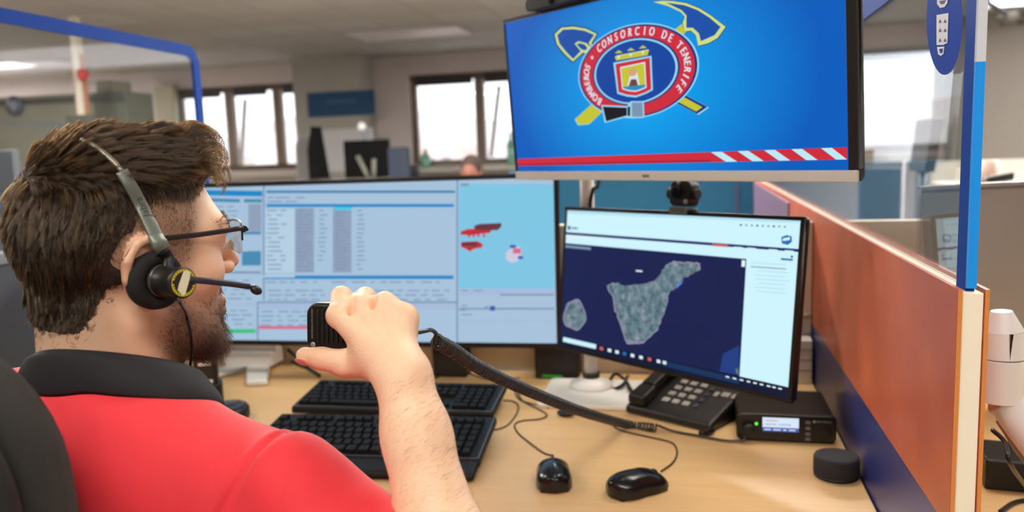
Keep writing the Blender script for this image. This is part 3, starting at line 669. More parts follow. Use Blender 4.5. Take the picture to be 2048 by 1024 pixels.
def keyboard(label, pa, pb, pc, W, group=None, palm_=0.0):
    """pa front-left-ish point, pb front right corner, pc back right corner, all on the tilted top"""
    ex = (pb-pa); ex.z = 0; ex.normalize(); ey = Vector((-ex.y, ex.x, 0)); dp = (pc-pb).dot(ey)
    o = pb-ex*W; o.z = DZ
    zb = pc.z-DZ; zf = pb.z-DZ
    t = thing('keyboard', label, 'keyboard', M=frame(o, ex, ey, Vector((0, 0, 1))), group=group)
    palm = palm_ and .052
    zt = lambda y: zf+(zb-zf)*y/dp
    def slab(y0, y1, h, name, m, x0=0, x1=W, r=.004):
        b = MB(); b.add([(x0,y0,max(0.0005,zt(y0)-h)),(x1,y0,max(0.0005,zt(y0)-h)),(x1,y1,zt(y1)-h),(x0,y1,zt(y1)-h),(x0,y0,zt(y0)),(x1,y0,zt(y0)),(x1,y1,zt(y1)),(x0,y1,zt(y1))], [(3,2,1,0),(4,5,6,7),(0,1,5,4),(1,2,6,5),(2,3,7,6),(3,0,4,7)])
        return b.build(name, m, t, bevel=r)
    slab(palm, dp, .016, 'base', m_kb)
    if palm: slab(0, palm-.001, .014, 'palm_rest', m_kb, r=.006)
    e = MB(); th = math.atan2(zb-zf, dp)
    kM = Matrix.Translation((0, palm, zt(palm)+.0003)) @ Matrix.Rotation(th, 4, 'X'); D = (dp-palm)/math.cos(th)
    e.box((.004, .003, 0), (W-.004, .006, .0012), M=kM).box((W-.0045, .006, 0), (W-.002, D-.01, .0012), M=kM)
    e.build('rim_line', m_rim, t)
    kb = MB(); unit = (W-.022)/23.0; top = D-.018; rh = (top-.012)/6.35
    for i, row in enumerate(ROWS):
        y1 = top-i*rh-(rh*.35 if i else 0); y0 = y1-rh; x = .011
        for k in row:
            if k < 0: x -= k*unit; continue
            w_ = k*unit; g = .0012
            if x+w_ < W-.009:
                kb.prism([(x+g,y0+g),(x+w_-g,y0+g),(x+w_-g,y1-g),(x+g,y1-g)], 0, .0075, M=kM, top=[(x+g+.0018,y0+g+.0012),(x+w_-g-.0018,y0+g+.0012),(x+w_-g-.0018,y1-g-.0022),(x+g+.0018,y1-g-.0022)])
            x += w_
    kb.build('keycaps', m_key, t)
    MB().box((W*.80, D-.012, 0), (W*.806, D-.008, .0018), M=kM).build('indicator_light', m_led, t)
    if zb > .025: 
        f_ = MB()
        f_.box((.03, dp-.03, 0), (.055, dp-.012, zt(dp-.02)-.010)).build('foot', m_kb, t); MB().box((W-.055, dp-.03, 0), (W-.03, dp-.012, zt(dp-.02)-.010)).build('foot', m_kb, t)
    return t
keyboard('black keyboard with palm rest, the nearer of the two keyboards', onz(702,942,.757), onz(947,949,.757), onz(982,833,.778), .455, None, 1)
keyboard('black keyboard without palm rest, standing behind the other below the wide monitor', onz(640,815,.768), onz(985,826,.768), onz(1001,767,.785), .45, None)

m_mouse = mat('mouse_black', (17, 18, 19), .22, spec=.5)
def mouse(label, px, py, rz, group):
    c = onz(px, py, DZ+.012); t = thing('computer_mouse', label, 'computer mouse', (c.x, c.y, DZ), rz)
    W, L, H = .031, .055, .037
    def shell(name, v0, v1, u0, u1, m, lift=0.0):
        vs = []; n1, n2 = 20, 20
        b = MB()
        for i in range(n1+1):
            u = u0+(u1-u0)*i/n1
            for j in range(n2+1):
                v = v0+(v1-v0)*j/n2
                # footprint superellipse, u along the length (+ front), v across the dome from rim to rim
                ww = W*(max(0, 1-abs(u)**(3.4 if u > 0 else 2.5)))**(1/2.6)*(1-.10*u)*(1-.07*math.exp(-(u/.3)**2))
                hh = H*(max(0, 1-abs((u+.18)/1.2)**2.3))**.6
                a = PI*v; x = -math.cos(a)*ww*(1+.03*math.sin(a)); z = .003+max(.004, hh-.003)*math.sin(a)**.72
                b.v.append(Vector((x, u*L, z+lift*math.sin(a))))
        k = n2+1
        for i in range(n1):
            for j in range(n2): b.f.append([i*k+j, (i+1)*k+j, (i+1)*k+j+1, i*k+j+1]); b.m.append(0); b.s.append(True)
        return b.build(name, m, t)
    shell('body', 0, 1, -1, 1, m_mouse)
    shell('button', .16, .49, .12, .97, m_mouse, .0007); shell('button', .51, .84, .12, .97, m_mouse, .0007)
    MB().box((-.024, -.046, 0), (.024, .044, .004)).build('base', m_blk2, t, bevel=.002)
    MB().lathe([(.001,-.0035),(.0095,-.0035),(.0105,0),(.0095,.0035),(.001,.0035)], n=20, M=Matrix.Translation((0,.030,.0215)) @ Matrix.Rotation(PI/2, 4, 'Y')).build('scroll_wheel', mat('rubber_dark', (40, 44, 60), .6), t)
    return t
ML = mouse('small black mouse to the left, cord pointing away from the viewer', 1107, 949, math.radians(12), 'black corded mice')
MR = mouse('small black mouse to the right, turned towards the radio', 1275, 968, math.radians(-52), 'black corded mice')
m_cord = mat('cord_dark', (44, 36, 30), .5)
def cord(name, label, pts, r=.0016, m=m_cord, z=None, n=6, cat='cable', parent=None):
    P = [onz(x, y, (DZ+r+.0003) if z is None else z) if not isinstance(x, Vector) else x for x, y in pts]
    if parent is not None: return MB().tube(smooth_path(P, n), r).build(name, m, parent, local=False)
    return tag(MB().tube(smooth_path(P, n), r).build(name, m), label, cat)
cord('cord', 'thin dark cord looping from the left mouse towards the keyboards', [(1107,911),(1088,906),(1060,886),(1038,868),(1029,851),(1042,842),(1080,838),(1094,831),(1084,822),(1056,808),(1036,796),(1028,780),(1022,768)], parent=ML)
cord('cord', 'thin dark cord curving from the right mouse back to the pole base', [(1322,943),(1345,926),(1354,907),(1349,890),(1334,882),(1290,872),(1240,860),(1222,846),(1213,832),(1202,826)], parent=MR)
cord('usb_cable', 'brown cord looping beside the right end of the keyboards', [(975,862),(1000,857),(1018,848),(1034,826),(1036,810),(1024,802),(1006,801)])
cord('usb_cable', 'brown cord running from the keyboards to the white pole base', [(1030,768),(1042,798),(1062,807),(1092,813),(1096,816)])
cord('network_cable', 'dark cord lying along the desk under the wide monitor', [(870,756),(905,742),(935,746),(970,757),(1010,759),(1040,756)], .002)

# desk phone
pa, pb_ = onz(1249,826,DZ), onz(1422,868,DZ); ex = (pb_-pa); W = ex.length; ex.normalize(); ey = Vector((-ex.y, ex.x, 0))
ph = thing('desk_phone', 'black desk phone with grey keypad below the map monitor', 'phone', M=frame(pa, ex, ey, Vector((0,0,1))))
m_ph = mat('phone_black', (26, 26, 28), .4, bump=.05, bscale=800)
pd = .175; zs = lambda y: .018+.05*y/pd
def wedge(mb, x0, x1, y0, y1, h0, h1, M=None):
    a, b = zs(y0), zs(y1)
    return mb.add([(x0,y0,a+h0),(x1,y0,a+h0),(x1,y1,b+h0),(x0,y1,b+h0),(x0,y0,a+h1),(x1,y0,a+h1),(x1,y1,b+h1),(x0,y1,b+h1)], [(3,2,1,0),(4,5,6,7),(0,1,5,4),(1,2,6,5),(2,3,7,6),(3,0,4,7)])
bm_ = MB(); bm_.add([(0,0,0),(W,0,0),(W,pd,0),(0,pd,0),(0,0,.018),(W,0,.018),(W,pd,.068),(0,pd,.068)], [(3,2,1,0),(4,5,6,7),(0,1,5,4),(1,2,6,5),(2,3,7,6),(3,0,4,7)])
bm_.build('base', m_ph, ph, bevel=.008, seg=3)
hs = MB(); wedge(hs, .008, .05, .0, .052, .004, .026); wedge(hs, .012, .046, .045, .14, .014, .03); wedge(hs, .008, .05, .128, .185, .004, .028); hs.build('handset', m_blk2, ph, bevel=.006, seg=3)
m_pk = mat('phone_key', (168, 164, 158), .5); m_pk2 = mat('phone_key_dark', (52, 56, 72), .5)
for r_ in range(4):
    for c in range(3):
        k = MB(); wedge(k, .066+c*.024, .082+c*.024, .040+r_*.024, .053+r_*.024, 0, .0035); k.build('number_key', m_pk, ph, bevel=.0015)
for r_ in range(4):
    k = MB(); wedge(k, .140, .150, .040+r_*.022, .052+r_*.022, 0, .003); k.build('function_key', m_pk2, ph, bevel=.0012)
for i, (x, y, w_) in enumerate(((.158,.09,.010), (.173,.094,.018), (.196,.094,.009))):
    if x+w_ < W: k = MB(); wedge(k, x, x+w_, y, y+.016, 0, .003); k.build('function_key', m_pk, ph, bevel=.0012)
k = MB(); wedge(k, .062, W-.008, .140, .168, .0002, .004); k.build('phone_display', mat('lcd_dark', (58, 64, 66), .15), ph, bevel=.002)
cord('cord_plug', '', [(1402,868),(1412,865),(1424,861)], .007, m_blk2, parent=ph)

# two-way radio
tl, trr, bl = ony(1473,828,1.523), ony(1673,838,1.523), ony(1476,879,1.523)
RW = trr.x-tl.x; RH = .052; rz0 = DZ+.006
rd = thing('two_way_radio', 'black desktop two-way radio with lit white and blue display', 'radio', (tl.x, 1.525, DZ))
MB().box((.002, .004, .006), (RW-.002, .165, RH)).build('body', m_blk2, rd, bevel=.005, seg=3)
fp = MB(); fp.prism(rrect(RW, RH, .010, cx=RW/2, cy=RH/2+.003), -.004, .010, M=Matrix(((1,0,0,0),(0,0,-1,.004),(0,1,0,0),(0,0,0,1)))); fp.build('front_panel', mat('radio_black', (18, 18, 20), .3), rd, bevel=.003)
for x in (.02, RW-.035): MB().box((x, .02, 0), (x+.015, .05, .007)).build('foot', m_blk2, rd)
for x in (.02, RW-.035): MB().box((x, .12, 0), (x+.015, .15, .007)).build('foot', m_blk2, rd)
Mf = Matrix(((1,0,0,0),(0,0,-1,-.006),(0,1,0,0),(0,0,0,1)))
dd = MB(); dd.flat([(.047,.022),(.112,.022),(.112,.049),(.047,.049)], .0004, 0, Mf); dd.flat([(.047,.022),(.112,.022),(.112,.030),(.047,.030)], .0007, 1, Mf)
for x, w_ in ((.050,.012),(.066,.014),(.084,.006),(.094,.012)): dd.flat([(x,.0245),(x+w_,.0245),(x+w_,.027),(x,.027)], .001, 2, Mf)
for x, w_ in ((.052,.020),(.076,.022)): dd.flat([(x,.035),(x+w_,.035),(x+w_,.037),(x,.037)], .001, 3, Mf)
dd.flat([(.052,.042),(.075,.042),(.075,.044),(.052,.044)], .001, 4, Mf)
dd.build('display', [emi('lcd_white', (214, 232, 250)), emi('lcd_blue', (74, 92, 170)), emi('lcd_white2', (214, 226, 250)), emi('lcd_grey', (150, 170, 200)), emi('lcd_red', (232, 150, 150))], rd)
m_btn = mat('radio_button', (34, 34, 36), .5)
for z in (.042, .031, .020, .010): MB().prism(rrect(.009, .006, .002, cx=.128, cy=z), 0, .002, M=Mf).build('button', mat('button_pale', (110, 112, 116), .5), rd)
for x in (.055, .071, .087, .104): MB().prism(rrect(.008, .005, .002, cx=x, cy=.011), 0, .002, M=Mf).build('button', m_btn, rd)
MB().lathe([(.012,0),(.012,.012),(.010,.014),(0,.014)], M=Mf @ Matrix.Translation((.022,.026,0))).build('volume_knob', m_blk2, rd)
MB().cyl((.036,-.0055,.036), (.036,-.0075,.036), .0028).build('status_light', emi('led_green', (90, 230, 60), 1.6), rd)
MB().lathe([(0,0),(.015,0),(.015,.001),(.0135,.0012)], M=Mf @ Matrix.Translation((.155,.024,0))).build('speaker_grille', m_blk2, rd)
tx = MB(); put_text(tx, 'MOTOROLA', .0048, 0, 0, lambda x, y: (x, y)); 
for i, p in enumerate(tx.v): tx.v[i] = Mf @ Vector((p.x+.156, p.y+.044, .0006))
tx.add([Mf @ Vector((.139+.0025*math.cos(a), .044+.0025*math.sin(a), .0006)) for a in [2*PI*i/14 for i in range(14)]], [tuple(range(14))])
tx.build('maker_lettering', mat('letter_grey', (170, 172, 176), .4), rd)
# small plug with an orange tag left of the radio
c = onz(1463, 820, DZ); pl = thing('cable_plug', 'small upright black plug with an orange tag left of the radio', 'plug', (c.x, c.y, DZ))
MB().box((-.009,-.007,0), (.009,.007,.045)).build('body', m_blk2, pl, bevel=.003); MB().box((-.006,-.0075,.018), (.006,-.007,.028)).build('tag', mat('tag_orange', (220, 120, 60), .5), pl); MB().cyl((0,0,.045), (0,0,.058), .004).build('pin', mat('pin_white', (220,220,216), .4), pl)
# dark puck
c = onz(1684, 932, DZ+.018); 
pk = thing('speaker_puck', 'charcoal round puck speaker beside the orange partition', 'speaker', (min(c.x, PX-.040), c.y, DZ))
m_pkk = mat('puck_fabric', (38, 38, 42), .85, bump=.3, bscale=1500)
MB().lathe([(0,0),(.034,0),(.036,.002),(.036,.006)], n=48).build('foot_ring', m_blk2, pk); MB().lathe([(.036,.006),(.0367,.008),(.0367,.032),(.035,.036),(.030,.0375),(0,.0375)], n=48).build('body', m_pkk, pk)
# white cable box in the corner
a = ony(1590, 789, 1.925); b_ = ony(1633, 738, 1.925)
cb = thing('cable_box', 'white ribbed box in the desk corner behind the radio', 'box', (PX-.05, 1.93, DZ))
MB().box((-.075, -.015, 0), (.045, .03, .105)).build('box', m_wht, cb, bevel=.004)
for z in (.03, .055, .08): MB().box((-.074, -.0165, z), (.044, -.0145, z+.004)).build('rib', mat('rib_grey', (170, 168, 160), .5), cb)
# round black cable clip
c = onz(1132, 828, DZ+.004); tag(MB().ell((c.x, c.y, DZ+.0075), (.019, .016, .0075)).build('cable_clip', m_blk2), 'small round black clip on the desk before the pole base', 'cable clip')
# black power brick right of the ultrawide, with cables
c = onz(1125, 775, DZ); pbk = thing('power_brick', 'black power brick standing behind the gap between the two monitors', 'power brick', (c.x-.03, 1.90, DZ))
MB().box((-.05, -.01, 0), (.06, .05, .098)).build('body', m_blk2, pbk, bevel=.006); MB().box((-.03, -.012, .006), (.02, -.01, .011)).build('status_light', emi('led_dimgreen', (40, 150, 40), .7), pbk)
c = onz(885, 765, DZ); sb = thing('desk_hub', 'black upright hub under the wide monitor behind the raised wrist', 'hub', (c.x, 1.9, DZ)); MB().box((-.04, -.02, 0), (.05, .03, .098)).build('body', m_blk2, sb, bevel=.006); MB().box((.046, -.0215, .03), (.05, -.02, .036)).build('status_light', emi('led_dimgreen', (40, 150, 40), .7), sb)
for i, (lab, pts) in enumerate((('black cable tangle left of the phone, upper strand', [(1215,770),(1230,748),(1250,760),(1262,780)]), ('black cable tangle left of the phone, lower strand', [(1205,768),(1225,778),(1245,770),(1255,752)]))):
    P = [onz(x, y, DZ+.01+.012*((i+k) % 2)) for k, (x, y) in enumerate(pts)]
    tag(MB().tube(smooth_path(P, 6), .004).build('power_cable', m_blk2), lab, 'cable')
for i, (lab, pts) in enumerate((('black cable hanging beside the white monitor stand, left strand', [(575,698),(590,712),(604,724),(622,742)]), ('black cable hanging beside the white monitor stand, right strand', [(582,722),(600,730),(618,738),(640,752)]))):
    P = [ony(x, y, 1.86-.02*i) for x, y in pts]
    tag(MB().tube(smooth_path(P, 6), .005).build('power_cable', m_blk2), lab, 'cable')
# black radio charger and rounded device at the left, behind the beard
c = onz(418, 806, DZ); rc = thing('handheld_radio', 'black handheld radio with red and white label standing behind the beard', 'handheld radio', (c.x, c.y, DZ), math.radians(30))
MB().prism(rrect(.066, .05, .010), 0, .05).build('charger_base', m_blk2, rc, bevel=.004)
MB().prism(rrect(.052, .034, .008), .03, .145).build('body', m_blk, rc, bevel=.003); MB().cyl((.014, 0, .145), (.014, 0, .20), .006).build('antenna', m_blk2, rc); MB().cyl((-.012, 0, .145), (-.012, 0, .158), .007).build('knob', m_blk2, rc)
MB().box((-.015, -.0178, .095), (.012, -.0165, .118)).build('label_plate', mat('label_white', (225, 222, 216), .5), rc); MB().box((-.021, -.018, .112), (.018, -.0166, .121)).build('red_strip', mat('label_red', (205, 60, 58), .5), rc)
MB().box((-.018, -.0178, .052), (-.006, -.0165, .06)).build('button', mat('label_white', (225, 222, 216), .5), rc); MB().box((.000, -.0178, .052), (.014, -.0165, .06)).build('button', mat('label_white', (225, 222, 216), .5), rc)
c = onz(462, 838, DZ); rb = thing('earpiece_holder', 'black rounded device lying on the desk beside the black collar', 'device', (c.x, c.y, DZ), math.radians(15))
MB().lathe([(0,0),(.036,0),(.040,.006),(.040,.022),(.034,.030),(0,.033)], n=40, sy=1.2).build('body', m_blk2, rb); MB().lathe([(.026,.0310),(.028,.034),(.030,.0316)], n=40, sy=1.2).build('rim', m_rim, rb)

# neighbour's white monitor arm, its big grey monitor and a power adapter, beyond the orange partition
def rr(px, py, Y): return ony(px, py, Y)
am = thing('articulated_mount', 'white jointed monitor arm beyond the cream edge of the partition', 'monitor arm', (.42, 1.2, DZ))
Pa, Pb, Pc = ony(2003, 622, 1.18), ony(2003, 712, 1.18), ony(1998, 800, 1.18)
mw = mat('arm_white', (240, 240, 240), .35)
def wl(o, p): return wm(o).inverted() @ Vector(p)
u1 = MB(); u1.cyl(Pb, ony(2004, 660, 1.18), .030, .026, n=32); u1.cyl(ony(2004, 660, 1.18), Pa, .026, .013, n=32); u1.build('upper_joint', mw, am, local=False, bevel=.002)
u2 = MB(); u2.cyl(ony(2003, 715, 1.18), Pc, .030, .030, n=32); u2.build('lower_joint', mw, am, local=False, bevel=.002)
Pd = ony(2120, 950, 1.12)
u3 = MB(); u3.tube([Pc+Vector((0,0,.005)), ony(2015, 800, 1.18), ony(2050, 855, 1.16), Pd], [.026, .026, .024, .022], n=20); u3.build('link', mw, am, local=False)
u3 = MB(); u3.tube([ony(2008, 835, 1.18), ony(2050, 895, 1.16), ony(2120, 985, 1.12)], [.012, .014, .014], n=14); u3.build('link_cover', mat('arm_grey', (150, 152, 156), .4), am, local=False)
u4 = MB(); u4.cyl(Pd, (Pd.x, Pd.y, DZ), .024, n=24); u4.lathe([(0,0),(.05,0),(.05,.012),(.03,.02),(0,.02)], M=Matrix.Translation((Pd.x, Pd.y, DZ))); u4.build('post', mw, am, local=False)
# curved monitor back
gx0, gx1 = ony(1818, 360, 1.75).x, 1.12
gm = thing('curved_monitor', 'big grey curved monitor seen from behind over the neighbouring desk', 'monitor', ((gx0+gx1)/2, 1.75, DZ))
ztop = 1.30-(365-275)*1.72/1600; gmat = mat('monitor_grey', (168, 167, 168), .36, .25)
def arcslab(mb, z0, z1, t, off=0.0, inset=0.0):
    n = 24; Wd = gx1-gx0-2*inset; vs = []
    for i in range(n+1):
        u = -1+2*i/n; x = u*Wd/2; y = .13*(1-u*u)-.06+off
        for (dy, z) in ((0, z0), (0, z1), (t, z1), (t, z0)): vs.append((x, y-dy, z))
    fs = [(i*4+q, i*4+(q+1) % 4, (i+1)*4+(q+1) % 4, (i+1)*4+q) for i in range(n) for q in range(4)]+[(0,1,2,3), (n*4+3, n*4+2, n*4+1, n*4)]
    mb.add(vs, fs)
    return mb
arcslab(MB(), .10, ztop-DZ-.004, .03).build('back_shell', gmat, gm, smooth=False, bevel=.006)
arcslab(MB(), ztop-DZ-.004, ztop-DZ+.004, .034).build('rim', mat('rim_silver', (190, 190, 192), .3, .6), gm)
MB().box((-.05, -.04, 0), (.05, .08, .02)).box((-.03, .0, .02), (.03, .03, .16)).build('stand', gmat, gm, bevel=.004)
c = onz(1998, 968, DZ); ad = thing('power_adapter', 'black power adapter on the neighbouring desk beneath the white arm', 'power adapter', (c.x+.005, c.y, DZ), math.radians(-8))
MB().box((-.03, -.03, 0), (.028, .07, .05)).build('body', m_blk2, ad, bevel=.004)
tag(MB().tube(smooth_path([ony(1985, 860, 1.16), ony(2010, 885, 1.13), ony(2022, 930, 1.1), onz(2060, 985, DZ+.004)], 8), .003).build('adapter_cable', m_blk2), 'black cable hanging beside the white monitor arm', 'cable')
tag(MB().tube(smooth_path([onz(2000, 1023, DZ+.004), onz(2030, 1004, DZ+.004), onz(2070, 998, DZ+.004)], 8), .003).build('adapter_cable', m_blk2), 'black cable lying on the neighbouring desk below the adapter', 'cable')
# ---------------------------------------------------------------- background of the office
def card(name, label, cat, px0, py0, px1, py1, Y, depth, m, bevel=.004, to_floor=False, group=None):
    a, b = ony(px0, py1, Y), ony(px1, py0, Y)
    mb = MB().box((min(a.x, b.x), Y, 0 if to_floor else a.z), (max(a.x, b.x), Y+depth, b.z))
    return tag(mb.build(name, m, bevel=bevel), label, cat, group)
m_fb = mat('far_black', (13, 13, 13), .85, spec=.15); m_ltw = mat('board_white', (206, 206, 206), .5); m_gg = mat('cabinet_greygreen', (124, 122, 104), .6, var=.05, vscale=3); m_ggd = mat('cabinet_darkgreen', (88, 92, 78), .6)
# teal sign and white board on the column
sg = thing('wall_sign', 'teal sign with small pale lettering on the grey column', 'sign', (-4.54, BACKY-.46, 2.0))
a, b = ony(617, 235, BACKY-.47), ony(748, 179, BACKY-.47)
MB().box((a.x, BACKY-.475, a.z), (b.x, BACKY-.452, b.z)).build('panel', mat('sign_teal', (8, 66, 106), .5), sg, local=False, bevel=.003)
lt = MB(); random.seed(5)
for k in range(8): x = a.x+(b.x-a.x)*(.29+.055*k); lt.box((x, BACKY-.478, 1.985), (x+.03, BACKY-.474, 2.03))
lt.build('pale_line', mat('sign_pale', (60, 108, 138), .5), sg, local=False)
card('poster_reflection', 'whitish board for papers and light reflections on the column below the teal sign', 'board', 622, 255, 745, 345, BACKY-.475, .0255, m_ltw)  # papers and light reflections on the lower column, put into one white board
# far desks
fd = thing('far_desk', 'long pale desk with front panel below the far windows', 'desk', (-3, 7.3, 0))
MB().box((-6.6, 7.0, 1.05), (-.4, 7.6, 1.085)).build('desktop', mat('far_desk_pale', (176, 172, 156), .6), fd, local=False, bevel=.004); MB().box((-6.55, 7.05, 0), (-.45, 7.09, 1.05)).build('front_panel', mat('far_desk_pale', (176, 172, 156), .6), fd, local=False)
FZ = 1.085
# black monitor with pale V-shaped stand
a, b = ony(683, 352, 7.05), ony(770, 278, 7.05); bx = (a.x+b.x)/2
bmn = thing('far_monitor', 'black monitor seen from behind on the far desk, pale slanted stand', 'monitor', (bx, 7.15, FZ))
MB().box((a.x-bx, -.02, .02), (b.x-bx, .02, b.z-FZ)).build('back_shell', m_fb, bmn, bevel=.006)
st = MB(); st.tube([(-.08, -.04, .23), (.03, -.045, .0)], .022, n=10); st.tube([(.085, -.04, .20), (.075, -.045, 0)], .022, n=10); st.build('stand', mat('stand_pale', (120, 120, 108), .5), bmn)
q = ony(720, 253, 7.2); gl = thing('globe_lamp', 'round white globe lamp above the black far monitor', 'lamp', (q.x, 7.25, FZ))
MB().ell((0, 0, q.z-FZ), (.042, .042, .042)).build('globe', mat('globe_white', (246, 246, 240), .4), gl); MB().cyl((.02, 0, 0), (.012, 0, q.z-FZ-.03), .018).build('stem', mat('stem_grey', (120, 136, 148), .4), gl); MB().lathe([(0,0),(.05,0),(.05,.012),(0,.02)], M=Matrix.Translation((.02,0,0))).build('base', mat('stem_grey', (120, 136, 148), .4), gl)
# blue grey chair back
q = ony(798, 315, 6.7); ch = thing('far_chair', 'blue grey office chair back beside the black far monitor', 'chair', (q.x, 6.7, 0))
MB().prism(rrect(.19, .5, .02, cy=q.z-.16), -.03, .03, M=Matrix(((1,0,0,0),(0,0,-1,0),(0,1,0,0),(0,0,0,1)))).build('backrest', mat('fabric_bluegrey', (42, 50, 64), .9), ch, bevel=.01)
MB().box((-.2, -.1, .45), (.2, .27, .52)).build('seat', mat('fabric_bluegrey', (42, 50, 64), .9), ch, bevel=.02); MB().cyl((0, .05, .05), (0, .05, .45), .03).build('column', m_blk, ch); MB().lathe([(0,0),(.28,0),(.28,.03),(.05,.06),(0,.06)], M=Matrix.Translation((0,.0,0))).build('base', m_blk, ch)
q = ony(824, 335, 7.1); tag(MB().prism(rrect(.10, .09, .03), FZ, FZ+.13, M=Matrix.Translation((q.x, 7.15, 0))).build('far_telephone', m_blk, bevel=.01), 'small black telephone right of the blue grey far chair', 'telephone')
# edge-on monitor and clear hood at the left of the column
a = ony(627, 350, 6.9); b = ony(622, 252, 6.9)
sm_ = thing('far_monitor', 'thin black monitor seen edge-on left of the white board', 'monitor', (a.x, 6.95, FZ)); MB().add([(-.05,-.05,.03),(.06,-.05,.03),(.06,.18,.03),(-.05,.18,.03),(-.05,-.05,.30),(.0,-.05,b.z-FZ),(.0,.18,b.z-FZ),(-.05,.18,.30)], [(3,2,1,0),(4,5,6,7),(0,1,5,4),(1,2,6,5),(2,3,7,6),(3,0,4,7)]).build('back_shell', m_fb, sm_, bevel=.006); MB().box((-.08,-.06,0),(.08,.19,.03)).build('stand', m_blk, sm_, bevel=.004)
c0 = ony(607, 300, 7.3); hd = thing('clear_screen', 'small clear hood with grey rim before the left window', 'screen', (c0.x, 7.3, FZ))
hoop = [(-.075, 0, .0), (-.078, 0, .30), (-.065, 0, .38), (-.03, 0, .43), (.02, 0, .435), (.07, 0, .43)]
MB().tube(smooth_path(hoop, 5), .012).build('rim', mat('rim_mid', (140, 142, 146), .3), hd); MB().prism([(x, z) for x, _, z in hoop]+[(.07, .0)], -.003, .003, M=Matrix(((1,0,0,0),(0,0,-1,0),(0,1,0,0),(0,0,0,1)))).build('sheet', glass_mat('hood_clear', (.9,.92,.96)), hd)
# bottles on the ledge
LZ = 1.13
m_gb = mat('bottle_green', (120, 172, 150), .2)
for lab, px, h in (('green bottle on the window ledge beside the raised blue monitor', 1022, .42), ('small green bottle on the window ledge above the wide monitor', 850, .26)):
    q = ony(px, 330, BACKY-.2); bt = thing('bottle', lab, 'bottle', (q.x, BACKY-.16, LZ), group='bottles on the window ledge')
    MB().lathe([(0,0),(.055,0),(.058,.01),(.058,h*.62),(.022,h*.8),(.02,h*.94)]).build('body', m_gb, bt); MB().lathe([(.022,h*.94),(.022,h),(0,h)]).build('cap', mat('cap_pale', (222, 222, 218), .5), bt)
q = ony(885, 338, BACKY-.2); tag(MB().box((q.x-.12, BACKY-.25, LZ), (q.x+.14, BACKY-.05, LZ+.035)).build('closed_laptop', mat('far_grey', (150, 148, 138), .5), bevel=.006), 'flat grey closed laptop lying on the ledge beside the distant head', 'laptop')
# left: grey green cabinets, pole, box
cbn = thing('tall_cabinet', 'grey green tall cabinet with round dark emblem, far left behind the glass', 'cabinet', (-6.3, 6.1, 0))
a, b = ony(-260, 300, 6), ony(182, 186, 6); zt_ = ony(120, 188, 6).z
MB().box((a.x, 6.0, 0), (b.x, 6.4, zt_)).build('body', m_gg, cbn, local=False, bevel=.006); MB().box((a.x, 5.985, zt_-.075), (b.x, 6.0, zt_-.03)).build('top_strip', mat('strip_dark', (66, 68, 62), .5), cbn, local=False)
q = ony(30, 212, 5.99); MB().cyl((q.x, 5.975, q.z), (q.x, 5.999, q.z), .088, n=32).build('emblem', mat('emblem_navy', (62, 66, 78), .5), cbn, local=False); MB().prism([(-.03,.04),(.03,.04),(.03,-.01),(0,-.05),(-.03,-.01)][::-1], 0, .006, M=frame(Vector((q.x, 5.975, q.z)), Vector((1,0,0)), Vector((0,0,1)), Vector((0,-1,0)))).build('shield', mat('emblem_grey', (132, 134, 140), .5), cbn, local=False)
dk = thing('side_cabinet', 'darker green cabinet right of the grey green tall cabinet', 'cabinet', (-4.9, 6.2, 0))
a, b = ony(184, 300, 6.02), ony(249, 182, 6.02); MB().box((a.x+.035, 6.02, 0), (b.x, 6.38, b.z)).build('body', m_ggd, dk, local=False, bevel=.006); MB().box((a.x+.035, 6.0, zt_-.085), (b.x, 6.02, zt_-.04)).build('top_strip', mat('strip_dark', (66, 68, 62), .5), dk, local=False); a, b = ony(186, 182, 6.05), ony(222, 160, 6.05); MB().box((a.x+.03, 6.05, ony(249,182,6.02).z), (b.x, 6.3, b.z)).build('top_box', m_gg, dk, local=False, bevel=.01)
q = ony(162, 180, 5.7); pz = thing('warning_pole', 'white pole with orange edges and a red alarm ball, behind the seated man', 'pole', (q.x, 5.7, 0))
MB().box((-.03, -.03, 0), (.03, .03, 2.5)).build('pole', mat('pole_cream', (214, 206, 186), .5), pz); MB().box((-.05, -.02, 0), (-.03, .02, 2.2)).build('edge', mat('edge_rust', (170, 120, 90), .5), pz); MB().box((.03, -.02, 0), (.05, .02, 2.2)).build('edge', mat('edge_rust', (170, 120, 90), .5), pz)
q2 = ony(169, 150, 5.66); MB().ell((q2.x-q.x, -.06, q2.z), (.045, .045, .05)).build('alarm_ball', mat('alarm_red', (176, 50, 46), .4), pz)
card('loudspeaker', 'dark box on the cabinets just above the parting of the hair', 'loudspeaker', 138, 228, 186, 300, 5.3, .2, mat('box_olive', (62, 62, 50), .6), to_floor=True)
card('far_partition', 'dark grey partition far left behind the seated man', 'partition', -200, 300, 22, 470, 3.6, .05, mat('panel_slate', (70, 74, 80), .6), to_floor=True)
card('wall_pilaster', 'pale olive vertical strip left of the left window', 'pilaster', 323, 170, 344, 340, BACKY-.12, .1, mat('strip_olive', (186, 178, 152), .7), to_floor=True)
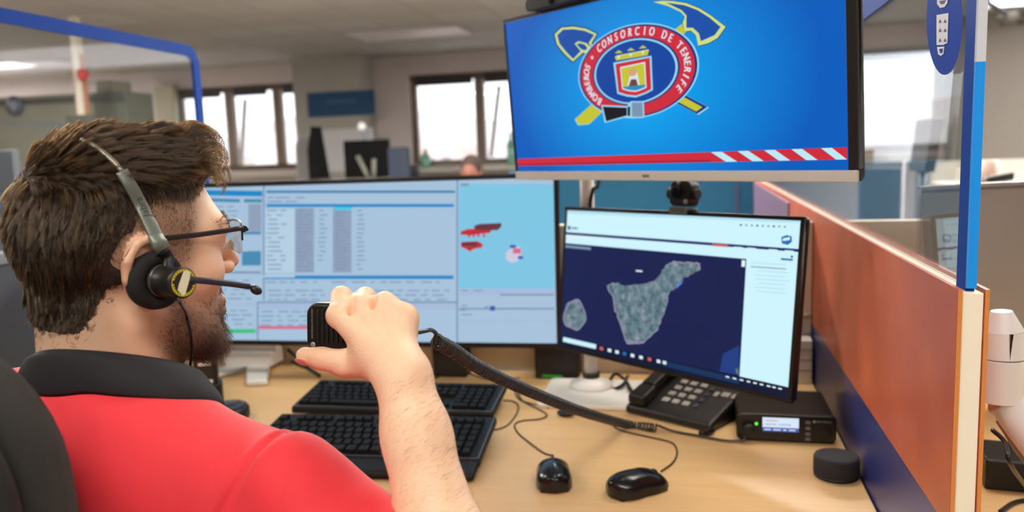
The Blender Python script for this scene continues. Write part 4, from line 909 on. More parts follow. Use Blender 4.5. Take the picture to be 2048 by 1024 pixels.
# right: blue grey panel, pale post, ledge with clutter
card('far_partition', 'blue grey partition seen through the right glass screen', 'partition', 1716, 336, 1803, 470, 4.6, .05, mat('panel_bluegrey', (84, 108, 130), .6), to_floor=True)
card('white_post', 'white post right of the blue grey partition', 'post', 1806, 322, 1818, 470, 4.55, .05, mat('post_white', (226, 222, 220), .6), to_floor=True)
card('small_box', 'grey box on the partition between the pole and teal panel', 'box', 1716, 298, 1748, 336, 4.6, .1, mat('box_taupe', (150, 144, 134), .6))
rl = thing('counter', 'beige counter in front of the grey brown wall', 'counter', (4, 7.5, 0)); a, b = ony(1862, 346, 7.2), ony(2300, 322, 7.2)
MB().box((a.x, 7.2, 0), (b.x, 7.6, ony(1960, 322, 7.2).z)).build('body', mat('counter_beige', (198, 190, 172), .6), rl, local=False, bevel=.006)
cz = ony(1960, 322, 7.2).z
# small things standing before the counter on a nearer shelf behind the grey monitor
sh = thing('low_shelf', 'pale low shelf just behind the grey curved monitor', 'shelf', (1.6, 3.6, 0)); sz = ony(1990, 368, 3.5).z
MB().box((1.0, 3.4, sz-.03), (2.1, 3.8, sz)).build('shelf_board', mat('counter_beige', (198, 190, 172), .6), sh, local=False, bevel=.004)
for x in (1.02, 2.05): MB().box((x, 3.45, 0), (x+.03, 3.75, sz-.03)).build('side_panel', mat('counter_beige', (198, 190, 172), .6), sh, local=False)
q = ony(1996, 358, 3.5); st_ = thing('stapler', 'black stapler on the pale shelf right of the blue glass edge', 'stapler', (q.x, 3.5, sz), .3); MB().box((-.06,-.015,0),(.06,.015,.012)).build('base', m_blk, st_, bevel=.003); MB().add([(-.06,-.012,.012),(.06,-.012,.014),(.06,.012,.014),(-.06,.012,.012),(-.05,-.012,.03),(.06,-.012,.045),(.06,.012,.045),(-.05,.012,.03)], [(3,2,1,0),(4,5,6,7),(0,1,5,4),(1,2,6,5),(2,3,7,6),(3,0,4,7)]).build('arm', m_blk, st_, bevel=.004)
q = ony(1977, 345, 3.6); tag(MB().lathe([(0,0),(.034,0),(.04,.09),(.036,.09),(.031,.006),(0,.006)], M=Matrix.Translation((q.x, 3.62, sz))).build('cup', mat('cup_pink', (236, 208, 196), .5)), 'pale pink cup on the shelf behind the grey curved monitor', 'cup')
q = ony(1862, 312, 4.4); dm = thing('far_monitor', 'dark narrow monitor side seen through the glass above the grey monitor', 'monitor', (q.x, 4.4, 0)); z0 = ony(1850, 345, 4.4).z; z1 = ony(1870, 236, 4.4).z
MB().add([(-.03,0,z0),(.02,0,z0),(.02,.3,z0),(-.03,.3,z0),(.0,0,z1),(.06,0,z1),(.06,.3,z1),(.0,.3,z1)], [(3,2,1,0),(4,5,6,7),(0,1,5,4),(1,2,6,5),(2,3,7,6),(3,0,4,7)]).build('back_shell', mat('slate_dark', (60, 66, 72), .5), dm, bevel=.006); MB().cyl((0,.15,0),(0,.15,z0),.03).build('post', mat('slate_dark', (60, 66, 72), .5), dm)
# ---------------------------------------------------------------- seated person: one continuous implicit surface
class Field:
    def __init__(s, lo, hi, h):
        s.lo = np.array(lo, float); s.h = h; s.n = np.ceil((np.array(hi)-s.lo)/h).astype(int)+1
        s.d = np.full(s.n, .06, np.float32)
    def sub(s, lo, hi, pad):
        a = np.clip(np.floor((np.array(lo)-pad-s.lo)/s.h).astype(int), 0, s.n); b = np.clip(np.ceil((np.array(hi)+pad-s.lo)/s.h).astype(int)+1, 0, s.n)
        if (b <= a).any(): return None, None
        ax = [s.lo[i]+s.h*np.arange(a[i], b[i]) for i in range(3)]
        return tuple(slice(a[i], b[i]) for i in range(3)), np.stack(np.meshgrid(*ax, indexing='ij'), -1)
    def op(s, fn, lo, hi, k=.01, mode='add', pad=.035):
        sl, P = s.sub(lo, hi, pad)
        if sl is None: return
        v = fn(P); d = s.d[sl]
        if mode == 'add':
            q = np.maximum(k-np.abs(d-v), 0)/k; s.d[sl] = np.minimum(d, v)-q*q*k*.25
        else:
            q = np.maximum(k-np.abs(d+v), 0)/k; s.d[sl] = np.maximum(d, -v)+q*q*k*.25
    def cap(s, a, b, ra, rb=None, k=.01, mode='add'):
        a = np.array(a, float); b = np.array(b, float); rb = ra if rb is None else rb; ba = b-a; L = ba@ba
        def fn(P):
            t = np.clip(((P-a)@ba)/L, 0, 1) if L > 1e-12 else np.zeros(P.shape[:-1])
            return np.linalg.norm(P-a-t[..., None]*ba, axis=-1)-(ra+(rb-ra)*t)
        r = max(ra, rb); s.op(fn, np.minimum(a, b)-r, np.maximum(a, b)+r, k, mode)
    def ell(s, c, r, k=.01, M=None, mode='add'):
        c = np.array(c, float); r = np.array(r, float); Mx = np.eye(3) if M is None else M
        def fn(P):
            q = (P-c)@Mx/r; k0 = np.linalg.norm(q, axis=-1); k1 = np.linalg.norm(q/r, axis=-1)+1e-9
            return k0*(k0-1)/k1
        e = np.sqrt(((Mx*r)**2).sum(1)); s.op(fn, c-e, c+e, k, mode)
    def sample(s, P):
        q = (P-s.lo)/s.h; i = np.clip(np.floor(q).astype(int), 0, s.n-2); f = np.clip(q-i, 0, 1); out = 0
        for dx in (0, 1):
            for dy in (0, 1):
                for dz in (0, 1):
                    w_ = (f[..., 0] if dx else 1-f[..., 0])*(f[..., 1] if dy else 1-f[..., 1])*(f[..., 2] if dz else 1-f[..., 2])
                    out = out+w_*s.d[i[..., 0]+dx, i[..., 1]+dy, i[..., 2]+dz]
        return out
    def mesh(s):
        d = s.d; neg = d < 0
        cnt = np.zeros(s.n-1, np.uint8)
        for dx in (0, 1):
            for dy in (0, 1):
                for dz in (0, 1): cnt += neg[dx:s.n[0]-1+dx, dy:s.n[1]-1+dy, dz:s.n[2]-1+dz]
        act = np.argwhere((cnt > 0) & (cnt < 8)); idx = np.full(s.n-1, -1, np.int32); idx[tuple(act.T)] = np.arange(len(act))
        co = np.array([(x, y, z) for x in (0, 1) for y in (0, 1) for z in (0, 1)])
        D = np.stack([d[act[:, 0]+c[0], act[:, 1]+c[1], act[:, 2]+c[2]] for c in co], 1)
        acc = np.zeros((len(act), 3)); num = np.zeros(len(act))
        for i in range(8):
            for j in range(i+1, 8):
                if np.abs(co[i]-co[j]).sum() != 1: continue
                m = (D[:, i] < 0) != (D[:, j] < 0); t = np.where(m, D[:, i]/np.where(m, D[:, i]-D[:, j], 1), 0)
                acc += m[:, None]*(co[i]+t[:, None]*(co[j]-co[i])); num += m
        V = s.lo+(act+acc/num[:, None])*s.h
        Q = []
        for ax in range(3):
            o1, o2 = [(1, 2), (2, 0), (0, 1)][ax]
            a = neg.take(range(0, s.n[ax]-1), ax); b = neg.take(range(1, s.n[ax]), ax)
            e = np.argwhere(a != b); e = e[(e[:, o1] > 0) & (e[:, o2] > 0) & (e[:, o1] < s.n[o1]-1) & (e[:, o2] < s.n[o2]-1)]
            flip = ~a[tuple(e.T)]
            def c_(u, v):
                q = e.copy(); q[:, o1] -= u; q[:, o2] -= v; return idx[tuple(q.T)]
            q = np.stack([c_(1, 1), c_(0, 1), c_(0, 0), c_(1, 0)], 1); q[flip] = q[flip][:, ::-1]; Q.append(q)
        Q = np.concatenate(Q); return V, Q[(Q >= 0).all(1)]
def relax(V, Q, it=2, w_=.5):
    E = np.concatenate([Q[:, [0, 1]], Q[:, [1, 2]], Q[:, [2, 3]], Q[:, [3, 0]]])
    for _ in range(it):
        acc = np.stack([np.bincount(E[:, 0], V[E[:, 1], i], len(V))+np.bincount(E[:, 1], V[E[:, 0], i], len(V)) for i in range(3)], 1)
        n = np.bincount(E[:, 0], minlength=len(V))+np.bincount(E[:, 1], minlength=len(V))
        V = V*(1-w_)+w_*acc/np.maximum(n, 1)[:, None]
    return V
def np_mesh(name, V, Q, mats, parent, attrs=None):
    me = bpy.data.meshes.new(name); n = len(Q)
    I = np.array(wm(parent).inverted()) if parent is not None else np.eye(4)
    V = V@I[:3, :3].T+I[:3, 3]
    me.vertices.add(len(V)); me.vertices.foreach_set('co', V.astype(np.float32).ravel())
    me.loops.add(n*4); me.loops.foreach_set('vertex_index', Q.astype(np.int32).ravel())
    me.polygons.add(n); me.polygons.foreach_set('loop_start', np.arange(0, n*4, 4, dtype=np.int32)); me.polygons.foreach_set('loop_total', np.full(n, 4, np.int32))
    me.update(calc_edges=True); me.polygons.foreach_set('use_smooth', np.ones(n, bool))
    for m_ in mats if isinstance(mats, list) else [mats]: me.materials.append(m_)
    for k, v in (attrs or {}).items():
        a = me.attributes.new(k, 'FLOAT', 'POINT'); a.data.foreach_set('value', v.astype(np.float32))
    me.validate()
    o = bpy.data.objects.new(name, me); COL.objects.link(o)
    if parent is not None: o.parent = parent
    return o

HO = np.array([-.581, .719, 1.204])
def head_axes(h, p, r):
    h, p, r = map(math.radians, (h, p, r))
    Rt = np.array([math.cos(h), -math.sin(h), 0]); Ft = np.array([math.sin(h), math.cos(h), 0]); Z = np.array([0, 0, 1.])
    F2 = Ft*math.cos(p)+Z*math.sin(p); Z2 = Z*math.cos(p)-Ft*math.sin(p)
    return np.stack([Rt*math.cos(r)-Z2*math.sin(r), F2, Z2*math.cos(r)+Rt*math.sin(r)], 1)
HM3 = head_axes(34.3, -1.7, 5.0)
def hw(p): return HO+HM3@np.array(p, float)
def hl(P): return (np.asarray(P)-HO)@HM3
NB = np.array(at(238, 775, .835)); TH = math.radians(14)
TR = np.array([math.cos(TH), -math.sin(TH), 0]); TF = np.array([math.sin(TH), math.cos(TH), 0]); TU = np.array([0, 0, 1.])
TM = np.stack([TR, TF, TU], 1)
SHR = np.array(at(570, 990, .755)); SHL = NB-TR*.20+TF*.01-TU*.07
ELR = np.array(at(938, 1330, .70)); WRR = np.array(at(806, 752, .765))
ELL = SHL+np.array([-.05, .06, -.27]); WRL = np.array([-.735, 1.00, .785])
PEL = NB+TU*-.52-TF*.13
H_ = lambda x, y, dd: np.array(at(x, y, dd))
MCP = [H_(678, 632, .800), H_(719, 616, .806), H_(768, 614, .806), H_(810, 636, .800)]
FING = [[MCP[0], H_(683, 593, .828), H_(706, 612, .868), H_(722, 640, .872)],
        [MCP[1], H_(731, 595, .838), H_(750, 616, .876), H_(756, 648, .876)],
        [MCP[2], H_(786, 632, .848), H_(790, 652, .872), H_(780, 668, .872)],
        [MCP[3], H_(818, 666, .836), H_(814, 680, .858), H_(804, 688, .862)]]
FR = [(.0115, .0105, .0092, .0078), (.0118, .0107, .0095, .008), (.0112, .0102, .009, .0076), (.0100, .0090, .008, .0068)]
THB = [H_(752, 722, .790), H_(694, 727, .806), H_(643, 717, .820), H_(608, 711, .826)]
def build_body():
    F = Field((-.98, .40, .62), (-.13, 1.26, 1.36), .0023)
    # torso and limbs
    F.ell(NB+TU*-.19-TF*.02, (.165, .108, .20), .03, TM); F.ell(NB+TU*-.42-TF*.07, (.155, .11, .20), .04, TM)
    F.cap(NB-TU*.03, SHR+TU*.002, .048, .044, .03); F.cap(NB-TU*.03, SHL+TU*.002, .048, .044, .03)
    F.cap(SHR, ELR, .050, .040, .02); F.cap(SHL, ELL, .050, .040, .02); F.cap(ELL, WRL, .040, .025, .015)
    a = ELR; b = WRR; m1 = a+(b-a)*.36; m2 = a+(b-a)*.78
    F.cap(a, m1, .040, .0415, .02); F.cap(m1, m2, .0415, .0295, .02); F.cap(m2, b, .0295, .0265, .02)
    # head
    H = lambda *p: hw(p)
    F.cap(H(0, -.018, -.045), NB, .056, .060, .02); F.cap(H(0, -.035, -.03), NB-TF*.02, .050, .055, .02)
    F.ell(H(0, -.006, .034), (.0755, .090, .086), .01, HM3)
    F.ell(H(0, .034, .014), (.0655, .063, .078), .02, HM3); F.ell(H(0, .045, -.03), (.058, .048, .060), .02, HM3)
    F.ell(H(0, .043, -.072), (.055, .048, .040), .02, HM3); F.ell(H(0, .080, -.100), (.022, .017, .018), .02, HM3)
    for s in (1, -1):
        F.ell(H(s*.046, .060, -.014), (.020, .022, .018), .02, HM3)
        F.cap(H(s*.058, .004, -.048), H(s*.030, .074, -.094), .016, .016, .02)
        F.ell(H(s*.033, .103, .014), (.019, .016, .012), .012, HM3, 'sub')
        F.ell(H(s*.032, .078, .013), (.0135, .0135, .0125), .004, HM3)
    F.cap(H(-.040, .080, .034), H(.040, .080, .034), .012, .012, .018)
    F.cap(H(0, .094, .026), H(0, .1145, -.012), .0070, .0086, .012)
    for s in (1, -1): F.ell(H(s*.0115, .103, -.018), (.0070, .010, .0070), .006, HM3); F.ell(H(s*.0065, .107, -.026), (.0045, .006, .004), .003, HM3, 'sub')
    F.cap(H(-.018, .093, -.053), H(.018, .093, -.053), .0065, .0065, .008); F.cap(H(-.016, .0925, -.065), H(.016, .0925, -.065), .0078, .0078, .008)
    F.cap(H(-.022, .096, -.0585), H(.022, .096, -.0585), .0016, .0016, .003, 'sub')
    for s in (1, -1):
        E = lambda x, y, z: hw((s*x, y, z))
        F.ell(E(.080, -.010, .001), (.0075, .0195, .032), .006, HM3); F.ell(E(.078, .0, -.004), (.012, .012, .02), .010, HM3)
        hx = [(.081, .010, .010), (.085, .009, .026), (.089, -.003, .0345), (.092, -.017, .030), (.0935, -.0265, .014), (.092, -.0275, -.004), (.088, -.021, -.019), (.083, -.011, -.029)]
        for p, q in zip(hx, hx[1:]): F.cap(E(*p), E(*q), .0042, .0042, .004)
        F.ell(E(.082, -.006, -.031), (.0045, .009, .009), .006, HM3)
        F.ell(E(.093, -.008, .004), (.0075, .0125, .020), .005, HM3, 'sub')
        F.cap(E(.086, -.012, .022), E(.087, -.017, -.006), .0035, .0035, .004)
    # right hand: palm, fingers, thumb
    for i, m in enumerate(MCP):
        st = WRR+(m-WRR)*.12; F.cap(st, m, .0190 if i < 3 else .0160, .0112 if i < 3 else .0100, .009)
        F.ell(m+np.array([0, -.0015, .001]), (.0119, .0119, .0125, .0118)[i]*np.ones(3), (.004, .005, .016, .016)[i])
    F.cap(WRR, H_(748, 706, .795), .022, .018, .016)
    for f, r in zip(FING, FR):
        G = Field(np.min(f, 0)-.03, np.max(f, 0)+.03, F.h)
        G.lo = F.lo+np.round((G.lo-F.lo)/F.h)*F.h
        for k in range(3): G.cap(f[k], f[k+1], r[k], r[k+1], .004)
        o = np.round((G.lo-F.lo)/F.h).astype(int); sl = tuple(slice(o[i], o[i]+G.n[i]) for i in range(3))
        d = F.d[sl]; q = np.maximum(.0045-np.abs(d-G.d), 0)/.0045; F.d[sl] = np.minimum(d, G.d)-q*q*.0045*.25
    F.cap(THB[0], THB[1], .0165, .0138, .014); F.cap(THB[1], THB[2], .0138, .0112, .006); F.cap(THB[2], THB[3], .0112, .0086, .005)
    bk = np.array([.42, -.80, .30]); bk /= np.linalg.norm(bk)
    for i, m in enumerate(MCP):
        p0 = WRR+(m-WRR)*.30+bk*(.0150 if i < 3 else .012); p1 = m+bk*.0088
        F.cap(p0, p1, .0034, .0038, .006)
        if i < 2: q0 = (MCP[i]+MCP[i+1])/2+bk*.0125; F.ell(q0+np.array([0, .004, .006]), (.0036, .0085, .013), .007, None, 'sub')
    # left hand resting on the desk
    lf = np.array([.45, .89, 0]); lf /= np.linalg.norm(lf); ls = np.array([lf[1], -lf[0], 0])
    pc = WRL+lf*.075+np.array([0, 0, -.008]); F.ell(WRL+lf*.055+np.array([0, 0, -.004]), (.042, .055, .017), .02, np.stack([ls, lf, TU], 1))
    for i, (o, l) in enumerate(((-.030, .066), (-.010, .075), (.010, .070), (.029, .055))):
        a = pc+ls*o+lf*.02; b = a+lf*l*.5+TU*.004; c = b+lf*l*.5-TU*.014
        F.cap(a, b, .0098, .009, .004); F.cap(b, c, .009, .0075, .003)
    F.cap(WRL+ls*.025+lf*.02, WRL+ls*.055+lf*.07-TU*.01, .013, .009, .01)
    return F
BF = build_body()
V, Q = BF.mesh(); V = relax(V, Q, 2, .5)
L = hl(V); near_head = (np.linalg.norm(L, axis=1) < .19)
red = np.zeros(len(V))
def blob(c, r, a): 
    global red
    red = np.maximum(red, a*np.exp(-((L-np.array(c))**2).sum(1)/r**2))
for s in (1, -1): blob((s*.088, -.010, .0), .03, .75); blob((s*.05, .065, -.01), .03, .35)
blob((0, .112, -.015), .018, .7); blob((.05, -.01, -.085), .05, .5); blob((0, .094, -.06), .02, .6)
for m in [f[1] for f in FING]+MCP+[THB[2]]: red = np.maximum(red, .30*np.exp(-((V-m)**2).sum(1)/.014**2))
beard = 1/(1+np.exp(-((-.046-.30*np.clip(.05-L[:, 1], 0, 1)*-1)-L[:, 2])/.008))
beard = np.where((L[:, 1] > -.002) & (L[:, 2] > -.135) & near_head, beard*1/(1+np.exp(-(L[:, 1]-.015)/.006)), 0)
tz = 1/(1+np.exp(-(L[:, 2]-.0)/.01))*1/(1+np.exp((L[:, 2]-.09)/.006))*1/(1+np.exp((L[:, 1]-.044-.2*np.clip(L[:, 2], 0, .1))/.004))*(np.abs(L[:, 0]) > .045)*near_head*1/(1+np.exp(-(L[:, 1]+.05)/.004))
beard = np.maximum(beard, np.where((np.abs(L[:, 0]) < .0755) | (L[:, 2] > .042), tz, 0)*.9)
nape = 1/(1+np.exp(-(L[:, 2]+.085)/.008))*1/(1+np.exp((L[:, 1]+.028)/.006))*near_head
beard = np.maximum(beard, nape*.55)
skin = bpy.data.materials.new('skin'); skin.use_nodes = True; nt = skin.node_tree; b = nt.nodes['Principled BSDF']
def attr(n): a = nt.nodes.new('ShaderNodeAttribute'); a.attribute_name = n; return a.outputs['Fac']
def mixc(f, a, c):
    m_ = nt.nodes.new('ShaderNodeMix'); m_.data_type = 'RGBA'; nt.links.new(f, m_.inputs[0])
    for sock, v in ((m_.inputs[6], a), (m_.inputs[7], c)):
        if isinstance(v, tuple): sock.default_value = (*lin(v), 1)
        else: nt.links.new(v, sock)
    return m_.outputs[2]
tc = nt.nodes.new('ShaderNodeTexCoord'); n1 = nt.nodes.new('ShaderNodeTexNoise'); n1.inputs['Scale'].default_value = 45; n1.inputs['Detail'].default_value = 6; nt.links.new(tc.outputs['Object'], n1.inputs['Vector'])
base = mixc(n1.outputs['Fac'], (237, 193, 158), (249, 215, 184)); c1 = mixc(attr('red'), base, (222, 146, 118)); c2 = mixc(attr('beard'), c1, (138, 106, 88)); nt.links.new(c2, b.inputs['Base Color'])
b.inputs['Roughness'].default_value = .48; b.inputs['Subsurface Weight'].default_value = .12; b.inputs['Subsurface Radius'].default_value = (1, .35, .2); b.inputs['Subsurface Scale'].default_value = .008
n2 = nt.nodes.new('ShaderNodeTexNoise'); n2.inputs['Scale'].default_value = 420; nt.links.new(tc.outputs['Object'], n2.inputs['Vector']); bp = nt.nodes.new('ShaderNodeBump'); bp.inputs['Strength'].default_value = .35; bp.inputs['Distance'].default_value = .0012; nt.links.new(n2.outputs['Fac'], bp.inputs['Height']); nt.links.new(bp.outputs['Normal'], b.inputs['Normal'])
man = np_mesh('person', V, Q, skin, None, {'red': red, 'beard': beard})
tag(man, 'person with short brown hair and red shirt, seated, holding a black hand microphone', 'person')
# thumb nail and finger nails
nail = mat('nail', (232, 178, 160), .3)
dr = (THB[3]-THB[2]); dr /= np.linalg.norm(dr); nn = np.array([-.1, -.75, -.65]); nn -= dr*(nn@dr); nn /= np.linalg.norm(nn)
MB().ell((0, 0, 0), (.0068, .0085, .0016), M=frame(Vector(THB[3]-dr*.002+nn*.0078), Vector(np.cross(dr, nn)), Vector(dr), Vector(nn))).build('thumb_nail', nail, man, local=False)
# ---- shirt
def noise3(P, s, seed):
    r = np.random.default_rng(seed); out = 0
    for _ in range(7):
        k = r.normal(size=3)*s; out = out+np.sin(P@k+r.uniform(0, 6.28))
    return out/7
def build_shirt():
    F = Field((-.99, .39, .50), (-.12, 1.02, 1.14), .0028)
    F.ell(NB+TU*-.19-TF*.02, (.182, .122, .215), .03, TM); F.ell(NB+TU*-.44-TF*.08, (.185, .135, .22), .05, TM)
    F.cap(NB-TU*.052-TF*.012, SHR-TU*.007, .062, .057, .03); F.cap(NB-TU*.034-TF*.012, SHL+TU*.006, .062, .057, .03)
    se = SHR+(ELR-SHR)*.92; F.cap(SHR-TU*.005, se, .0590, .076, .03)
    F.ell(NB-TF*.040+TR*.035-TU*.078, (.15, .090, .092), .04, TM)
    sl_ = SHL+(ELL-SHL)*.8; F.cap(SHL, sl_, .0600, .060, .03)
    P = np.stack(np.meshgrid(*[F.lo[i]+F.h*np.arange(F.n[i]) for i in range(3)], indexing='ij'), -1)
    near = np.abs(F.d) < .02; pts = P[near]
    ax = (ELR-SHR)/np.linalg.norm(ELR-SHR)
    t = (pts-SHR)@ax
    # soft drape, gathers at the shoulder, seam groove where the sleeve is set in
    w_ = noise3(pts, 24, 1)*.0042+noise3(pts*np.array([1, 1, .5]), 60, 2)*.0018
    fold = np.exp(-((t-.13)/.05)**2)*np.sin(t*95+noise3(pts, 20, 4)*3)*.0032
    u1 = (pts-(SHR-TR*.02+TU*.03)); v1 = u1@np.array([.55, -.2, .8])
    gath = np.exp(-(u1**2).sum(1)/.11**2)*np.sin(v1*105+noise3(pts, 14, 5)*3.2)*.0030
    seam_n = TR*.93-TU*.30+TF*.05; seam_n = seam_n/np.linalg.norm(seam_n); sd = (pts-(SHR-TR*.018))@seam_n
    seam = np.where(np.linalg.norm(pts-SHR, axis=1) < .14, np.exp(-(sd/.0030)**2)*.0032-np.exp(-((sd+.009)/.005)**2)*.0012, 0)
    yoke = ((pts-NB)@TU+.085+.10*((pts-NB)@TR)); ysm = np.where((((pts-NB)@TF) < -.02) & (np.linalg.norm(pts-SHR, axis=1) > .085), np.exp(-(yoke/.0028)**2)*.0, 0)
    F.d[near] += (w_+fold+gath+seam+ysm).astype(np.float32)
    # open sleeve hems
    for S, E2, e_ in ((SHR, ELR, se), (SHL, ELL, sl_)):
        a = (E2-S)/np.linalg.norm(E2-S)
        cut = e_+a*.022
        F.op(lambda P: -((P-cut)@a), cut-.12, cut+.12, .002, 'sub', pad=.0) if False else None
        sl, PP = F.sub(cut-.1, cut+.1, 0)
        if sl is not None: F.d[sl] = np.maximum(F.d[sl], np.where(np.linalg.norm(PP-cut, axis=-1) < .1, (PP-cut)@a, -1)).astype(np.float32)
        F.cap(e_-a*.03, e_+a*.08, .050, .068, .002, 'sub')
    return F
SF = build_shirt(); V, Q = SF.mesh(); V = relax(V, Q, 2, .5)
mshirt = mat('shirt_red', (234, 44, 58), .75, var=.06, vscale=14, bump=.22, bscale=1100, sheen=.25)
np_mesh('shirt', V, Q, mshirt, man)
# ---- collar: stand, fold and outer leaf
mcol = mat('collar_black', (24, 24, 29), .8, bump=.3, bscale=900)
cN = np.array(at(232, 730, .83))
cl = MB(); n = 64; rows = []; LOWS = []; TOPS = []
A0, A1 = math.radians(115), math.radians(425)
for i in range(n+1):
    a = A0+(A1-A0)*i/n; dv = TR*math.cos(a)+TF*math.sin(a); fr_ = max(0, math.sin(a)); bk = max(0, -math.sin(a))
    top = cN+dv*(.068+.004*abs(math.cos(a)))+TU*(.004+.010*math.cos(a)-.030*math.sin(a))
    lowp = None; best = 9
    for rr0 in np.arange(.082, .150, .003):
        o = cN+dv*rr0
        for z in np.arange(.06, -.18, -.002):
            q = o+TU*z
            if SF.sample(q[None])[0] < .0045:
                e_ = abs((top[2]-q[2])-.036-.026*fr_)+.25*abs(rr0-.098-.025*fr_)
                if e_ < best: best = e_; lowp = q
                break
    if lowp is None: lowp = cN+dv*.11-TU*.05
    LOWS.append(lowp); TOPS.append((top, dv))
def sm_(A):
    A = np.array(A)
    for _ in range(6): A[1:-1] = A[1:-1]*.5+(A[:-2]+A[2:])*.25
    return A
LOWS = sm_(LOWS)
for (top, dv), lowp in zip(TOPS, LOWS):
    mid = top*.45+lowp*.55+TU*.004+dv*.004
    inn = cN+dv*.060+TU*(-.06)
    rows.append([inn, top*.3+inn*.7, top-dv*.003-TU*.002, top, top+dv*.005-TU*.004, (top*.7+lowp*.3)+TU*.009+dv*.004, mid, (top*.2+lowp*.8)+TU*.006+dv*.002, lowp, lowp-TU*.004-dv*.002, lowp*.7+top*.3-TU*.004])
k = len(rows[0])
cl.add([tuple(p) for r in rows for p in r], [(i*k+j, (i+1)*k+j, (i+1)*k+j+1, i*k+j+1) for i in range(n) for j in range(k-1)], smooth=True)
co = cl.build('collar', mcol, man, local=False)
so = co.modifiers.new('thick', 'SOLIDIFY'); so.thickness = .0016; so.offset = -1
ss = co.modifiers.new('sub', 'SUBSURF'); ss.levels = 1; ss.render_levels = 1
# ---- trousers and shoes (below the frame)
def build_legs():
    F = Field((-.98, .36, .02), (-.2, 1.35, .70), .006)
    F.ell(PEL, (.18, .13, .14), .03, TM)
    for s in (1, -1):
        hp_ = PEL+TR*s*.09+TF*.02-TU*.02; kn_ = PEL+TR*s*.12+TF*.46+TU*.0; an = kn_+TF*.04-TU*.43
        an[2] = .12; F.cap(hp_, kn_, .088, .066, .03); F.cap(kn_, an, .066, .050, .03)
    return F
LF = build_legs(); V, Q = LF.mesh(); np_mesh('trousers', V, Q, mat('trousers_navy', (30, 34, 48), .85, bump=.2, bscale=600), man)
for s in (1, -1):
    an = PEL+TR*s*.12+TF*.50; F = Field(an+np.array([-.16, -.16, -an[2]]), an+np.array([.2, .28, .16-an[2]]), .006); an[2] = .06
    F.ell(an, (.045, .06, .06), .03, TM); F.ell(an+TF*.10-TU*.018, (.046, .11, .04), .03, TM); V, Q = F.mesh(); V[:, 2] = np.maximum(V[:, 2], .002); np_mesh('shoe', V, Q, mat('shoe_black', (22, 22, 22), .4), man)
# eyes
for s in (1, -1):
    ey = MB(); Mh = frame(Vector(HO), Vector(HM3[:, 0]), Vector(HM3[:, 1]), Vector(HM3[:, 2]))
    ey.ell((s*.032, .0815, .012), (.0125, .0112, .0085), M=Mh); ey.ell((s*.032, .0905, .012), (.0055, .003, .0055), 1, M=Mh); ey.build('eye', [mat('eye_white', (232, 226, 220), .15), mat('eye_brown', (60, 38, 26), .15)], man, local=False)
# ---------------------------------------------------------------- hair
def hair_obj(name, pts, rad, m, parent):
    """pts: (n, k, 3) world positions"""
    n, k, _ = pts.shape; hc = bpy.data.hair_curves.new(name); hc.add_curves([k]*n)
    I = np.array(wm(parent).inverted()); P = pts@I[:3, :3].T+I[:3, 3]
    hc.position_data.foreach_set('vector', P.astype(np.float32).ravel())
    a = hc.attributes.get('radius') or hc.attributes.new('radius', 'FLOAT', 'POINT')
    a.data.foreach_set('value', np.broadcast_to(rad, (n, k)).astype(np.float32).ravel())
    hc.materials.append(m); o = bpy.data.objects.new(name, hc); COL.objects.link(o); o.parent = parent
    return o
def hair_mat(name, mel, red, rough=.35, rnd=.35):
    m = bpy.data.materials.new(name); m.use_nodes = True; nt = m.node_tree; nt.nodes.clear()
    o = nt.nodes.new('ShaderNodeOutputMaterial'); h = nt.nodes.new('ShaderNodeBsdfHairPrincipled'); h.parametrization = 'MELANIN'
    h.inputs['Melanin'].default_value = mel; h.inputs['Melanin Redness'].default_value = red; h.inputs['Roughness'].default_value = rough; h.inputs['Radial Roughness'].default_value = .45; h.inputs['Random Color'].default_value = rnd
    nt.links.new(h.outputs[0], o.inputs[0]); return m
def grad(F, P, e=.003):
    g = np.stack([F.sample(P+np.eye(3)[i]*e)-F.sample(P-np.eye(3)[i]*e) for i in range(3)], -1)
    return g/(np.linalg.norm(g, axis=-1, keepdims=True)+1e-9)
def HS(P): return np.minimum(BF.sample(P), hf.sample(P)) if 'hf' in globals() and USE_HF else BF.sample(P)
USE_HF = False
def surface_points(n, seed, zmin=-.2):
    r = np.random.default_rng(seed); d = r.normal(size=(n, 3)); d /= np.linalg.norm(d, axis=1)[:, None]
    c = np.array(hw((0, .0, .02))); t = np.full(n, .16)
    for _ in range(40): t -= np.clip(HS(c+d*t[:, None]), -.02, .02)*.8
    return c+d*t[:, None]
ZY = np.array([-.13, -.085, -.060, -.046, -.036, -.030, .000, .010, .037, .044, .052, .062, .078, .092])
ZZ = np.array([-.058, -.062, -.062, -.040, -.020, -.015, -.015, -.014, -.016, .020, .052, .066, .084, .14])
def hair_g(l):
    g = l[..., 2]-np.interp(l[..., 1], ZY, ZZ)
    e = np.sqrt(((l[..., 1]+.009)/.0265)**2+((l[..., 2]-.001)/.038)**2)
    ear = np.maximum((e-1)*.03, .068-np.abs(l[..., 0]))
    return np.minimum(g, ear)
def sstep(a, b, x): t = np.clip((x-a)/(b-a), 0, 1); return t*t*(3-2*t)
def hair_thick(l):
    top = sstep(.060, .105, l[..., 2]); back = sstep(.01, -.05, l[..., 1])*sstep(-.06, .0, l[..., 2]); front = sstep(.03, .07, l[..., 1])*sstep(.07, .10, l[..., 2])
    quiff = sstep(.0, .05, l[..., 1])*sstep(.078, .105, l[..., 2])
    return (.0018+top*.0085+back*.0050*(1-top)+quiff*.011)*(.2+.8*sstep(.0, .04, hair_g(l)))
hf = Field(HO-np.array([.135, .135, .12]), HO+np.array([.135, .14, .19]), .0022)
